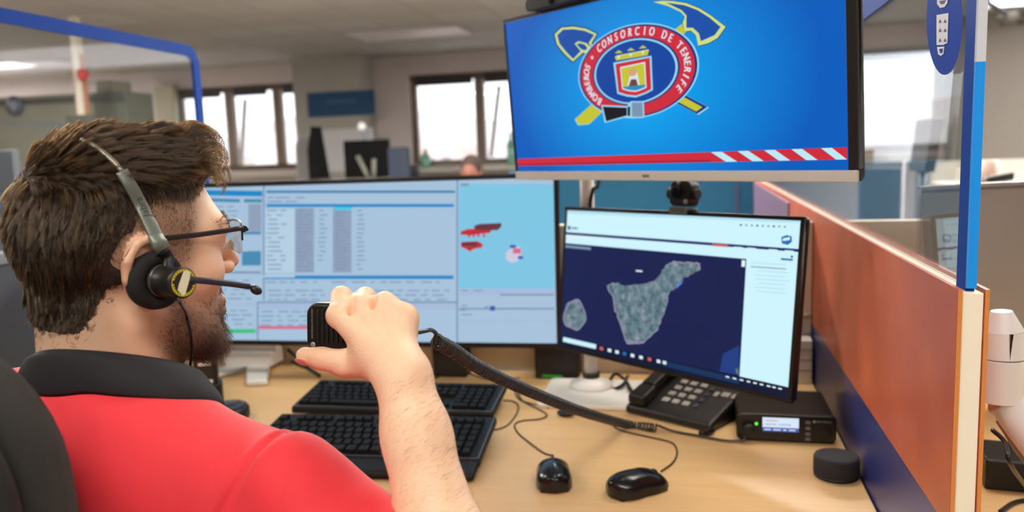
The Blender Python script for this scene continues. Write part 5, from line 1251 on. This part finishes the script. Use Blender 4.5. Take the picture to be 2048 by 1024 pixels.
P = np.stack(np.meshgrid(*[hf.lo[i]+hf.h*np.arange(hf.n[i]) for i in range(3)], indexing='ij'), -1); l = hl(P)
lump = noise3(l*np.array([1.3, .6, 1]), 75, 11)*.004*sstep(.03, .09, l[..., 2])+noise3(l, 160, 12)*.0012
short = sstep(-.015, .0, l[..., 1])*sstep(.078, .066, l[..., 2])*.05
hf.d = np.maximum(BF.sample(P)-hair_thick(l)-lump*sstep(.0, .01, hair_thick(l)), -(hair_g(l)-short)*.8).astype(np.float32)
hf.d = np.maximum(hf.d, (l[..., 1]-.066-.12*np.clip(l[..., 2]-.10, 0, .1))*.8).astype(np.float32)
V, Q = hf.mesh(); V = relax(V, Q, 2, .5)
hair = np_mesh('hair', V, Q, mat('hair_base', (52, 37, 28), .75, var=.35, vscale=140, bump=.6, bscale=320), man)
USE_HF = True; n = 90000; R_ = surface_points(n, 21); USE_HF = False; l = hl(R_); g = hair_g(l)
rk = np.random.default_rng(8).uniform(size=n); napez = (l[:, 1] < -.025) & (g > -.024) & (rk < 1+g/.024); keep = ((g > -.002) | napez) & (np.abs(l).max(1) < .17) & ~((np.abs(l[:, 0]) > .0785) & (l[:, 2] < .046) & (l[:, 1] > -.04)); R_ = R_[keep]; l = l[keep]; g = np.maximum(g[keep], 0)
N_ = np.where((BF.sample(R_) < .0015)[:, None], grad(BF, R_), grad(hf, R_)); R_ = R_-N_*.0015; nl = N_@HM3
r = np.random.default_rng(5); m = len(R_)
top = sstep(.062, .10, l[:, 2]); back = sstep(.02, -.045, l[:, 1]); front = sstep(.02, .075, l[:, 1])*top
side = (1-top)*(1-back)
# growth direction in head space: crown whorl behind the top, swept forward and to the right on top, down at the back and sides
flow = np.stack([.25*top+.15*np.sign(l[:, 0])*(1-top), .85*top-.25*(1-top)*back-.35*side, -.9*(1-top)-.05*top], 1)
flow += .45*np.stack([noise3(l, 38, 31), noise3(l, 38, 32), noise3(l, 38, 33)], 1)
fw_ = flow@HM3.T; fw_ -= N_*(fw_*N_).sum(1)[:, None]; fn_ = np.linalg.norm(fw_, axis=1); fw_ /= fn_[:, None]+1e-9; damp = np.clip(fn_/.45, .12, 1)
ln = damp* (.027*top*(1-.6*front)+.020*back*(1-top)+.0055*side+.006*front)*r.uniform(.65, 1.25, m)*np.clip(.18+g/.035, .18, 1)
lift = np.clip(fn_/.45, .3, 1)*1.0*(.34*top+.26*back*(1-top)+.22*side+.25*front)
tt = np.linspace(0, 1, 6)
C_tip = R_+N_*(ln*lift)[:, None]+fw_*(ln*.8)[:, None]
# clumping towards nearby guide strands
ng = 1500; gi = r.choice(m, ng, replace=False); ci = np.empty(m, int)
for s0 in range(0, m, 4000): ci[s0:s0+4000] = gi[((R_[s0:s0+4000, None]-R_[None, gi])**2).sum(-1).argmin(1)]
tipv = C_tip-R_; cl_tip = C_tip[ci]; cf_ = (.70*(1-side))[:, None]; tip = C_tip*(1-cf_)+cl_tip*cf_+r.normal(size=(m, 3))*.0012
pts = np.zeros((m, 6, 3))
for i, t in enumerate(tt):
    up = N_*(ln*lift*(1.45*t-.55*t*t)*1.1)[:, None]
    base = R_*(1-t**1.3)+tip*t**1.3
    pts[:, i] = base+up*(1-t)*.9+fw_*0
rad = np.linspace(.00026, .00010, 6)
hmat = hair_mat('hair_brown', .76, .42, .28, .8)
hs_ = hair_obj('hair_strands', pts, rad, hmat, hair)
# quiff curls at the front
fr_i = np.where((l[:, 1] > .052) & (l[:, 2] > .07))[0]; fr_i = r.choice(fr_i, min(1500, len(fr_i)), replace=False)
if len(fr_i):
    a_ = r.uniform(0, 6.28, len(fr_i)); ax_f = HM3[:, 1]; ax_u = HM3[:, 2]; ax_r = HM3[:, 0]; k = 9; pq = np.zeros((len(fr_i), k, 3)); cu = r.choice(len(fr_i), 60)
    cid = ((R_[fr_i][:, None]-R_[fr_i][cu][None])**2).sum(-1).argmin(1); rad0 = r.uniform(.006, .011, 60)[cid]; sgn = r.choice([-1, 1], 60)[cid]; ph_ = r.uniform(-.6, .6, 60)[cid]
    for i in range(k):
        t = i/(k-1); an = t*3.6+ph_
        pq[:, i] = R_[fr_i]+ax_u*(rad0*1.7*np.sin(an)+.010*t)[:, None]+ax_f*(rad0*1.3*(1-np.cos(an))+.004*t)[:, None]+ax_r*(sgn*rad0*.7*np.sin(an*.7)+.006*t)[:, None]+r.normal(size=(len(fr_i), 3))*.0007
    hair_obj('quiff_curls', pq, np.linspace(.0002, .00008, k), hmat, hair)
# beard, moustache and stubble
R_ = surface_points(110000, 77); l = hl(R_); ax_ = np.abs(l[:, 0])
goat = sstep(-.058, -.080, l[:, 2])*sstep(.040, .062, l[:, 1])
mous = np.exp(-((l[:, 2]+.041)/.006)**2)*sstep(.085, .093, l[:, 1])*(ax_ < .028)
chk = sstep(-.030, -.060, l[:, 2]+.35*np.clip(.06-l[:, 1], 0, .06))*sstep(.004, .022, l[:, 1])*sstep(-.150, -.115, l[:, 2])
burn = sstep(.016, .020, l[:, 1])*sstep(.040, .034, l[:, 1])*(l[:, 2] < -.005)*(l[:, 2] > -.07)*.7
pr = np.maximum.reduce([goat, mous, chk*.34, burn*.6]); lipz = (np.abs(l[:, 2]+.058) < .010) & (ax_ < .022) & (l[:, 1] > .08)
keep = (r.uniform(size=len(pr)) < pr) & ~lipz & (np.linalg.norm(l, axis=1) < .17); R_ = R_[keep]; l = l[keep]; goat = goat[keep]; mous = mous[keep]; m = len(R_)
N_ = grad(BF, R_); f_ = np.array([0, .25, -1.])@HM3.T; f_ = np.broadcast_to(f_, (m, 3))+.5*np.stack([noise3(l, 60, 41), noise3(l, 60, 42), noise3(l, 60, 43)], 1)+r.normal(size=(m, 3))*.3
f_ = f_-N_*(f_*N_).sum(1)[:, None]; f_ /= np.linalg.norm(f_, axis=1)[:, None]
ln = (.0032+.0100*goat+.004*mous)*r.uniform(.6, 1.3, m); pts = np.zeros((m, 4, 3))
for i, t in enumerate(np.linspace(0, 1, 4)): pts[:, i] = R_+N_*(ln*.55*t*(1.3-.3*t))[:, None]+f_*(ln*.8*t*t)[:, None]
bmat = hair_mat('beard_brown', .93, .5, .35, .3)
hair_obj('beard', pts, np.linspace(.00016, .00006, 4), bmat, man)
# eyebrows
R_ = surface_points(40000, 99); l = hl(R_)
zb_ = .040+.004*np.sin((np.abs(l[:, 0])-.012)/.04*PI); keep = (np.abs(l[:, 0]) > .012) & (np.abs(l[:, 0]) < .055) & (np.abs(l[:, 2]-zb_) < .0045) & (l[:, 1] > .06); R_ = R_[keep]; l = l[keep]; m = len(R_); N_ = grad(BF, R_)
f_ = np.stack([np.sign(l[:, 0]), np.zeros(m)-.2, np.full(m, .35)], 1)@HM3.T; pts = np.zeros((m, 3, 3))
for i, t in enumerate((0, .5, 1)): pts[:, i] = R_+N_*.0022*t+f_*.0045*t
hair_obj('eyebrows', pts, np.linspace(.00018, .00006, 3), bmat, man)
# sparse forearm hair
m = 1500; t = r.uniform(.30, .97, m); an = r.uniform(0, 2*PI, m); ax = (WRR-ELR); L_ = np.linalg.norm(ax); ax = ax/L_; e1 = np.cross(ax, [0, 1, 0]); e1 /= np.linalg.norm(e1); e2 = np.cross(ax, e1)
dv = e1*np.cos(an)[:, None]+e2*np.sin(an)[:, None]; P = ELR+ax*(t*L_)[:, None]; q = np.full(m, .06)
for _ in range(30): q -= np.clip(BF.sample(P+dv*q[:, None]), -.02, .02)*.8
R_ = P+dv*q[:, None]; f_ = np.cross(ax, dv)*.9+ax*.35+r.normal(size=(m, 3))*.25; ln = r.uniform(.004, .009, m); pts = np.zeros((m, 4, 3))
for i, tq in enumerate(np.linspace(0, 1, 4)): pts[:, i] = R_+dv*(.0018*tq*(1.5-tq))+f_*(ln*tq)[:, None]
hair_obj('arm_hair', pts, np.linspace(.00007, .00003, 4), hair_mat('arm_hair_brown', .6, .6), man)

# ---------------------------------------------------------------- headset
def surf(px, py, off, d0=.5, d1=1.1, F_=None):
    F_ = F_ or BF.sample
    o = CAM; v = ray(px, py); v_ = v/np.linalg.norm(v); t = d0
    for _ in range(200):
        dd = float(F_((o+v_*t)[None])[0])-off
        if dd < .0003 or t > d1: break
        t += max(dd*.7, .0005)
    return Vector(o+v_*t)
Mh = frame(Vector(HO), Vector(HM3[:, 0]), Vector(HM3[:, 1]), Vector(HM3[:, 2]))
hset = thing('headset', 'black call headset with grey band and sticker on the seated man', 'headset', M=Mh)
Ih = Mh.inverted()
C0 = Vector((.0905, -.001, -.007)); S0 = Vector((.131, .010, -.003)); za = (S0-C0).normalized(); xa = Vector((0, 1, 0)); xa = (xa-za*xa.dot(za)).normalized(); ya = za.cross(xa)
Mc = frame(C0, xa, ya, za)
m_foam = mat('foam_black', (18, 18, 19), .85, bump=.25, bscale=1200); m_hs = mat('headset_black', (26, 26, 27), .4); m_gun = mat('headset_grey', (112, 118, 112), .38, .35)
MB().lathe([(0,.004),(.012,.004),(.017,.009),(.0225,.0105),(.0275,.006),(.0285,0),(.0275,-.007),(.0225,-.0095),(0,-.009)], n=48, M=Mc).build('ear_cushion', m_foam, hset)
MB().lathe([(0,.004),(.0155,.004),(.0155,.014),(.0148,.0155),(.0148,.019),(.0142,.020),(.0142,.036),(.0150,.0375),(.0150,.0415),(.0135,.0425),(0,.0425)], n=48, M=Mc).build('speaker_housing', m_hs, hset)
MB().lathe([(.0151,.009),(.0160,.0095),(.0160,.0135),(.0151,.014)], n=48, M=Mc).build('metal_ring', mat('ring_grey', (96, 92, 88), .3, .6), hset)
stc = MB(); stc.lathe([(0,.0428),(.0128,.0428),(.0128,.0425)], n=40, M=Mc, smooth=False)
for i in range(26):
    if i % 13 == 12: continue
    a0 = 2*PI*i/26; a1 = a0+2*PI/26*.68
    stc.add([Mc @ Vector((rr*math.cos(a), rr*math.sin(a), .0430)) for rr, a in ((.0103,a0),(.0122,a0),(.0122,a1),(.0103,a1))], [(0,1,2,3)], 1)
ring = [(.0126, .0430), (.0131, .0430)]
for i in range(40):
    a0 = 2*PI*i/40; a1 = 2*PI*(i+1)/40
    stc.add([Mc @ Vector((rr*math.cos(a), rr*math.sin(a), .0431)) for rr, a in ((.0122,a0),(.0130,a0),(.0130,a1),(.0122,a1))], [(0,1,2,3)], 1)
# white torn strip running from lower left to upper right as seen
dv_ = (Ih @ at(376, 541, .70)-Ih @ at(350, 580, .70)); w1 = Vector((dv_.dot(xa), dv_.dot(ya), 0)).normalized(); w2 = Vector((-w1.y, w1.x, 0))
def sp2(a, b, z=.0433): return Mc @ (w1*a+w2*b+Vector((0,0,z)))
stc.add([sp2(-.0118,-.0032), sp2(-.0095,-.0052), sp2(.006,-.0046), sp2(.0112,-.0034), sp2(.0120,.0010), sp2(.0100,.0042), sp2(-.003,.0046), sp2(-.0085,.0040)], [tuple(range(8))], 2)
stc.build('round_sticker', [mat('sticker_black', (22, 22, 20), .4), mat('sticker_yellow', (206, 190, 40), .45), mat('sticker_pale', (226, 226, 196), .5)], hset)
# band: lower grey slider, wide grey arm, thin top wire over the hair
arm_px = [(336, 515, .012), (318, 486, .012), (300, 448, .012), (281, 408, .012), (262, 372, .013), (243, 342, .014)]
USE_HF = True
ap = [surf(x, y, min(o, .009), F_=HS) for x, y, o in arm_px]
def strip(name, pts, w_, th, m, parent):
    P = smooth_path(pts, 6); vs = []; fs = []; nP = len(P)
    for i, p in enumerate(P):
        t = (P[min(i+1, nP-1)]-P[max(i-1, 0)]).normalized(); nrm = Vector(grad(BF, np.array(p)[None])[0]); nrm = (nrm-t*nrm.dot(t)).normalized(); s_ = t.cross(nrm)
        ww = w_(i/(nP-1)) if callable(w_) else w_
        for q, (a, b_) in enumerate(((-1,-.6),(-.8,-1),(.8,-1),(1,-.6),(1,.6),(.8,1),(-.8,1),(-1,.6))): vs.append(p+s_*(a*ww/2)+nrm*(b_*th/2))
    for i in range(nP-1):
        for q in range(8): fs.append((i*8+q, i*8+(q+1) % 8, (i+1)*8+(q+1) % 8, (i+1)*8+q))
    fs += [tuple(range(7, -1, -1)), tuple((nP-1)*8+q for q in range(8))]
    return MB().add(vs, fs, smooth=True).build(name, m, parent, local=False)
strip('band_arm', ap[1:], lambda t: .0128-.0015*t, .003, m_gun, hset)
hsg = Mh @ (C0+za*.020); strip('slider', [hsg, Vector(ap[0])*.6+hsg*.4, ap[0], ap[1]*.5+ap[0]*.5], .0105, .005, m_hs, hset)
strip('arm_cap', [ap[1]*.6+ap[0]*.4, ap[1], ap[1]*.6+ap[2]*.4], .0142, .0055, mat('cap_grey', (128, 136, 128), .35, .4), hset)
wire_px = [(244, 343, .015), (226, 322, .017), (205, 304, .019), (184, 290, .021), (165, 281, .022)]
wp = [surf(x, y, .0075, F_=HS) for x, y, o in wire_px]; USE_HF = False; lw = [Ih @ p for p in wp]
tail = []
z_end = lw[-1]-Vector((0, 0, .005))
for k in range(1, 9):
    a = k/8; x = z_end.x*(1-a)-.085*a; 
    u_ = max(-1, min(1, x/.098)); tail.append(Mh @ Vector((x, z_end.y*(1-a)+.0*a, .035+(z_end.z-.035)*math.sqrt(max(0, 1-u_*u_))/math.sqrt(max(.01, 1-(z_end.x/.098)**2)))))
tail.append(Mh @ Vector((-.094, .0, .03))); tail.append(Mh @ Vector((-.092, .0, .015)))
MB().tube(smooth_path(wp+tail, 6), .0026, n=10).build('head_wire', mat('wire_grey', (150, 146, 132), .3, .6), hset, local=False)
MB().ell((-.090, -.004, .012), (.006, .014, .022), M=Mh).build('temple_pad', m_foam, hset, local=False)
# boom microphone
b0 = Mh @ (C0+za*.030); d0 = (np.array(b0)-CAM)@_f
bp_ = [at(378, 559, d0), at(420, 563, d0+.012), at(465, 568, d0+.03), at(498, 573, d0+.048)]
MB().tube([b0]+smooth_path(bp_, 6), .0026, n=10, flat=(1.0, 1.25)).build('microphone_boom', mat('boom_navy', (34, 38, 56), .4), hset, local=False)
e_ = at(512, 580, d0+.054); fx = (Vector(e_)-bp_[-1]).normalized(); fz = Vector((0, -.8, .2)); fz = (fz-fx*fz.dot(fx)).normalized()
MB().ell((0,0,0), (.0068, .0046, .0052), M=frame(Vector(e_), fx, fz.cross(fx), fz)).build('microphone_tip', m_hs, hset, local=False)
# cord from the housing down behind the collar
cpx = [(372, 628, .005), (381, 662, .005), (384, 700, .005), (381, 735, .006)]
cp = [Mh @ (C0+za*.03-ya*0+Vector((0,0,-.014)))]+[at(360, 606, .735)]+[surf(x, y, o) for x, y, o in cpx]
last = cp[-1]; dl = (np.array(last)-CAM)@_f; cp += [at(392, 762, dl), at(409, 782, dl+.01), at(420, 800, dl+.02)]
MB().tube(smooth_path(cp, 6), .0014, n=8).build('headset_cord', m_hs, hset, local=False)
MB().tube([cp[0], cp[0]*.4+cp[1]*.6], [.0034, .0018], n=10).build('cord_relief', m_hs, hset, local=False)
# lettering on the arm
lp_ = smooth_path(ap[1:], 12); i0 = int(len(lp_)*.46)
tvs, tfs = text_mesh('Jabra', .0098)
def on_arm(x, y):
    f = (x/.0016); j = max(0, min(len(lp_)-2, int(i0+f))); p = lp_[j].lerp(lp_[j+1], max(0, min(1, i0+f-j)))
    t = (lp_[j+1]-lp_[j]).normalized(); nrm = Vector(grad(BF, np.array(p)[None])[0]); nrm = (nrm-t*nrm.dot(t)).normalized(); return p+nrm*.00175+nrm.cross(t)*y
sl = sum((lp_[k+1]-lp_[k]).length for k in range(len(lp_)-1))/(len(lp_)-1)
lt = MB(); lt.add([on_arm(x*.0016/sl, y) for x, y in tvs], tfs); lt.build('band_lettering', mat('letter_dark', (40, 44, 42), .5), hset, local=False)

# ---------------------------------------------------------------- glasses
gls = thing('eyeglasses', 'half rim eyeglasses with dark temples worn by the seated man', 'glasses', M=Mh)
m_gf = mat('glasses_dark', (32, 27, 26), .3)
for s in (1, -1):
    hx = [(s*.0815, -.026, .012), (s*.0835, -.016, .026), (s*.0825, .0, .031), (s*.0785, .05, .033), (s*.0720, .098, .036)]
    MB().tube([Mh @ p for p in smooth_path(hx, 6)], .0018, n=8, flat=(.8, 1.5)).build('temple', m_gf, gls, local=False)
    n = 16; L0 = Vector((s*.036, .107, .021))
    def lens_pt(x, z): return Vector((L0.x+s*x, L0.y-.25*max(0, x)-2.0*x*x*.8, L0.z+z))
    out = [(.027*math.copysign(abs(math.cos(a))**.62, math.cos(a)), .0175*math.copysign(abs(math.sin(a))**.62, math.sin(a))) for a in [2*PI*i/40 for i in range(40)]]
    lm = MB(); lm.add([lens_pt(x, z) for x, z in out], [tuple(range(40))]); lo = lm.build('lens', glass_mat('lens_clear', (.93, .97, .96), .05), gls)
    so = lo.modifiers.new('thick', 'SOLIDIFY'); so.thickness = .0016
    rimp = [lens_pt(x*1.01, z*1.01) for x, z in out if z > -.004]; rimp = [lens_pt(x*1.01, z*1.01) for x, z in sorted([q for q in out if q[1] > -.003], key=lambda q: math.atan2(q[1], q[0]))]
    MB().tube(rimp, .0011, n=8).build('upper_rim', m_gf, gls)
    MB().tube([Vector((s*.0720, .098, .036)), Vector((s*.070, .101, .034)), lens_pt(.0275, .010)], .0022, n=8).build('hinge', m_gf, gls)
    MB().ell((s*.014, .108, .008), (.002, .004, .006)).build('nose_pad', mat('pad_clear', (215, 205, 195), .2), gls)
MB().tube([Vector((-.010, .108, .028)), Vector((0, .111, .031)), Vector((.010, .108, .028))], .0013, n=8).build('bridge', m_gf, gls)

# ---------------------------------------------------------------- hand microphone and coiled cord
mn = Vector((-.12, -.97, .10)).normalized(); mux = Vector((.97, -.10, 0)); mux = (mux-mn*mux.dot(mn)).normalized(); muy = mn.cross(mux)
mc_ = at(683, 655, .848); MMx = frame(mc_, mux, muy, mn)
hmic = thing('hand_microphone', 'black ribbed push-to-talk microphone held in the raised right hand', 'microphone', M=MMx)
mb = MB(); mb.prism(rrect(.076, .053, .013, n=6), -.014, .010); bdy = mb.build('body', mat('mic_black', (20, 20, 20), .42), hmic, bevel=.0045, seg=3)
for i in range(7): MB().prism(rrect(.0022, .036-.001*abs(i-2), .001, cx=-.022+.0058*i, cy=.002), .0095, .0118).build('rib', mat('mic_rib', (34, 34, 34), .35), hmic, bevel=.0006)
tx = MB(); tvs, tfs = text_mesh('MOTOROLA SOLUTIONS', .0028); tx.add([(-.0295-y, x+.004, .0102) for x, y in tvs], tfs); tx.build('maker_lettering', mat('letter_pale', (150, 150, 150), .4), hmic)
bg = MB(); bg.lathe([(0,.0104),(.0030,.0104),(.0034,.0098)], n=24, M=Matrix.Translation((-.029, -.0185, 0))); bg.build('round_badge', mat('badge_pale', (170, 172, 172), .3, .4), hmic)
MB().cyl((.036, -.006, -.002), (.050, -.009, -.002), .005, .0035).build('cord_relief', m_blk2, hmic)
# coil
end = onz(1312, 856, DZ+.0105)
st0 = MMx @ Vector((.050, -.009, -.002))
lead = [st0, at(846, 663, .862), at(862, 660, .875), at(872, 668, .885), at(868, 682, .893), at(872, 690, .90)]
axis = smooth_path([at(872, 682, .900), at(905, 700, .95), at(962, 737, 1.04), at(1060, 783, 1.19), at(1160, 822, 1.37), onz(1250, 848, DZ+.012), end], 40)
cum = [0]
for i in range(1, len(axis)): cum.append(cum[-1]+(axis[i]-axis[i-1]).length)
tot = cum[-1]; turns = int(tot/.0084); cpts = []; j = 0; up = Vector((0, 0, 1))
for q in range(turns*12+1):
    s_ = tot*q/(turns*12)
    while j < len(cum)-2 and cum[j+1] < s_: j += 1
    f = (s_-cum[j])/max(1e-9, cum[j+1]-cum[j]); p = axis[j].lerp(axis[j+1], f); t = (axis[j+1]-axis[j]).normalized()
    a = up-t*up.dot(t); a.normalize(); b = t.cross(a); an = 2*PI*q/12; cpts.append(p+a*math.cos(an)*.0074+b*math.sin(an)*.0074)
cc_ = MB(); cc_.tube(cpts, .0021, n=6)
lead2 = smooth_path(lead+[cpts[0]], 6); cc_.tube(lead2, .0024, n=8)
tail = smooth_path([cpts[-1], onz(1345, 862, DZ+.004), onz(1400, 872, DZ+.004), onz(1450, 881, DZ+.004), ony(1488, 880, 1.508), ony(1487, 862, 1.513)], 8); cc_.tube(tail, .0024, n=8)
cc_.build('coiled_cord', mat('coil_black', (46, 48, 50), .24, spec=.7), hmic, local=False)

# ---------------------------------------------------------------- office chair
chq = NB-TF*.195-TU*.30-TR*.02
oc = thing('office_chair', 'dark grey fabric office chair the seated man leans against', 'chair', M=frame(Vector((chq[0], chq[1], 0)), Vector(TR), Vector(TF), Vector((0,0,1))))
CH_TOP, CH_Y = 1.178, .027
m_cf = mat('chair_fabric', (50, 49, 46), .9, bump=.5, bscale=1400, var=.12, vscale=600); m_cs = mat('chair_shell', (26, 25, 24), .6)
def back_slab(mb, w_, z0, z1, th, y0, curve, rad, inset=0.0):
    """rounded, slightly curved backrest slab standing in local x / z"""
    out = rrect(w_-2*inset, z1-z0-2*inset, rad, n=8, cy=(z0+z1)/2); n = len(out)
    fx = lambda x, z: y0+curve*(x/(w_/2))**2-.10*max(0, z-.80)
    rings = []
    for (sc_, dy) in ((.90, th*.5), (.97, th*.42), (1, th*.15), (1, -th*.15), (.97, -th*.42), (.90, -th*.5)):
        cz = (z0+z1)/2; rings.append([(x*sc_, fx(x*sc_, cz+(z-cz)*sc_)+dy, cz+(z-cz)*sc_) for x, z in out])
    vs = [p for r in rings for p in r]; fs = []
    for k in range(5):
        for i in range(n): fs.append((k*n+i, k*n+(i+1) % n, (k+1)*n+(i+1) % n, (k+1)*n+i))
    for k in (0, 5):
        o = len(vs); cz = (z0+z1)/2; rr = rings[k]
        steps = 5; prev = [k*n+i for i in range(n)]
        for s in range(1, steps):
            t = 1-s/steps; cur = []
            for x, y, z in rr:
                xx, zz = x*t, cz+(z-cz)*t; vs.append((xx, fx(xx, zz)+(th*.5 if k == 0 else -th*.5), zz)); cur.append(len(vs)-1)
            for i in range(n): fs.append((prev[i], prev[(i+1) % n], cur[(i+1) % n], cur[i]))
            prev = cur
        fs.append(tuple(prev))
    return mb.add(vs, fs, smooth=True)
BW = .35
back_slab(MB(), BW, .60, CH_TOP, .046, CH_Y, .020, .10).build('backrest', m_cf, oc)
back_slab(MB(), BW+.010, .57, CH_TOP-.012, .020, CH_Y-.034, .020, .10).build('back_shell', m_cs, oc)
MB().prism(rrect(.48, .46, .07, n=6, cy=.24), .40, .47).build('seat', m_cf, oc, bevel=.02, seg=4)
MB().tube(smooth_path([(0, .15, .39), (0, -.02, .37), (0, CH_Y-.06, .45), (0, CH_Y-.06, .60)], 6), .022, n=12, flat=(1.6, .7)).build('back_bracket', m_cs, oc)
for s in (-1, 1):
    MB().tube(smooth_path([(s*.20, .2, .40), (s*.27, .2, .42), (s*.275, .2, .60)], 6), .016, n=10).build('arm_post', m_cs, oc)
    MB().prism(rrect(.07, .24, .03, cx=s*.275, cy=.20), .60, .625).build('armrest', m_cs, oc, bevel=.008)
MB().cyl((0,.22,.10), (0,.22,.40), .028).build('gas_column', m_blk, oc)
for k in range(5):
    a = 2*PI*k/5+.3; e = (.30*math.cos(a), .22+.30*math.sin(a), .075)
    lg = MB().tube([(0,.22,.11), (.15*math.cos(a), .22+.15*math.sin(a), .10), e], [.028,.022,.016], n=10).build('base_leg', m_cs, oc)
    MB().lathe([(0,-.012),(.026,-.012),(.028,0),(.026,.012),(0,.012)], M=Matrix.Translation((e[0], e[1], .0282)) @ Matrix.Rotation(a, 4, 'Z') @ Matrix.Rotation(PI/2, 4, 'X')).build('caster', m_blk2, lg)

# ---------------------------------------------------------------- distant person
q = ony(940, 320, 5.6)
dp = Field((q.x-.26, 5.42, q.z-.62), (q.x+.26, 5.86, q.z+.06), .009)
hc = np.array([q.x, 5.62, q.z-.075])
dp.ell(hc, (.072, .088, .100), .02); dp.cap(hc-[0, 0, .08], hc-[0, 0, .17], .052, .055, .03); dp.ell(hc+np.array([0, -.085, -.02]), (.012, .014, .02), .015)
for s in (-1, 1): dp.cap(hc-[0, 0, .20], hc+np.array([s*.17, 0, -.235]), .05, .05, .03); dp.cap(hc+np.array([s*.17, 0, -.235]), hc+np.array([s*.20, -.02, -.50]), .048, .04, .02); dp.ell(hc+np.array([s*.074, 0, -.01]), (.008, .018, .03), .005)
dp.ell(hc-[0, 0, .36], (.17, .11, .22), .03)
V, Q = dp.mesh(); V = relax(V, Q, 1)
far = np_mesh('person', V, Q, mat('far_skin', (112, 68, 50), .7), None); tag(far, 'distant seated person with reddish brown hair, only the head top visible', 'person')
fh = Field(hc-[.11, .12, .12], hc+[.11, .12, .14], .007); fh.ell(hc+np.array([0, .008, .018]), (.080, .092, .098), .01); fh.ell(hc+np.array([0, -.085, -.045]), (.075, .06, .085), .01, None, 'sub')
V, Q = fh.mesh(); np_mesh('hair', V, Q, mat('far_hair', (44, 28, 22), .9), far)
fs_ = Field((q.x-.30, 5.42, q.z-.66), (q.x+.30, 5.86, q.z-.2), .010)
for s in (-1, 1): fs_.cap(hc-[0, 0, .215], hc+np.array([s*.17, 0, -.245]), .056, .058, .03); fs_.cap(hc+np.array([s*.17, 0, -.245]), hc+np.array([s*.20, -.02, -.47]), .056, .05, .02)
fs_.ell(hc-[0, 0, .38], (.18, .12, .22), .03); V, Q = fs_.mesh(); np_mesh('shirt', V, Q, mat('far_shirt', (160, 60, 56), .8), far)

fc = thing('office_chair', 'dark office chair under the distant person, hidden by the wide monitor', 'chair', (q.x, 5.64, 0))
zs_ = hc[2]-.585
MB().prism(rrect(.46, .44, .08, n=5), zs_-.07, zs_).build('seat', m_cs, fc, bevel=.01); MB().cyl((0, 0, .06), (0, 0, zs_-.07), .03).build('gas_column', m_blk, fc); MB().lathe([(0,0),(.27,0),(.27,.03),(.05,.06),(0,.06)]).build('base', m_blk, fc)
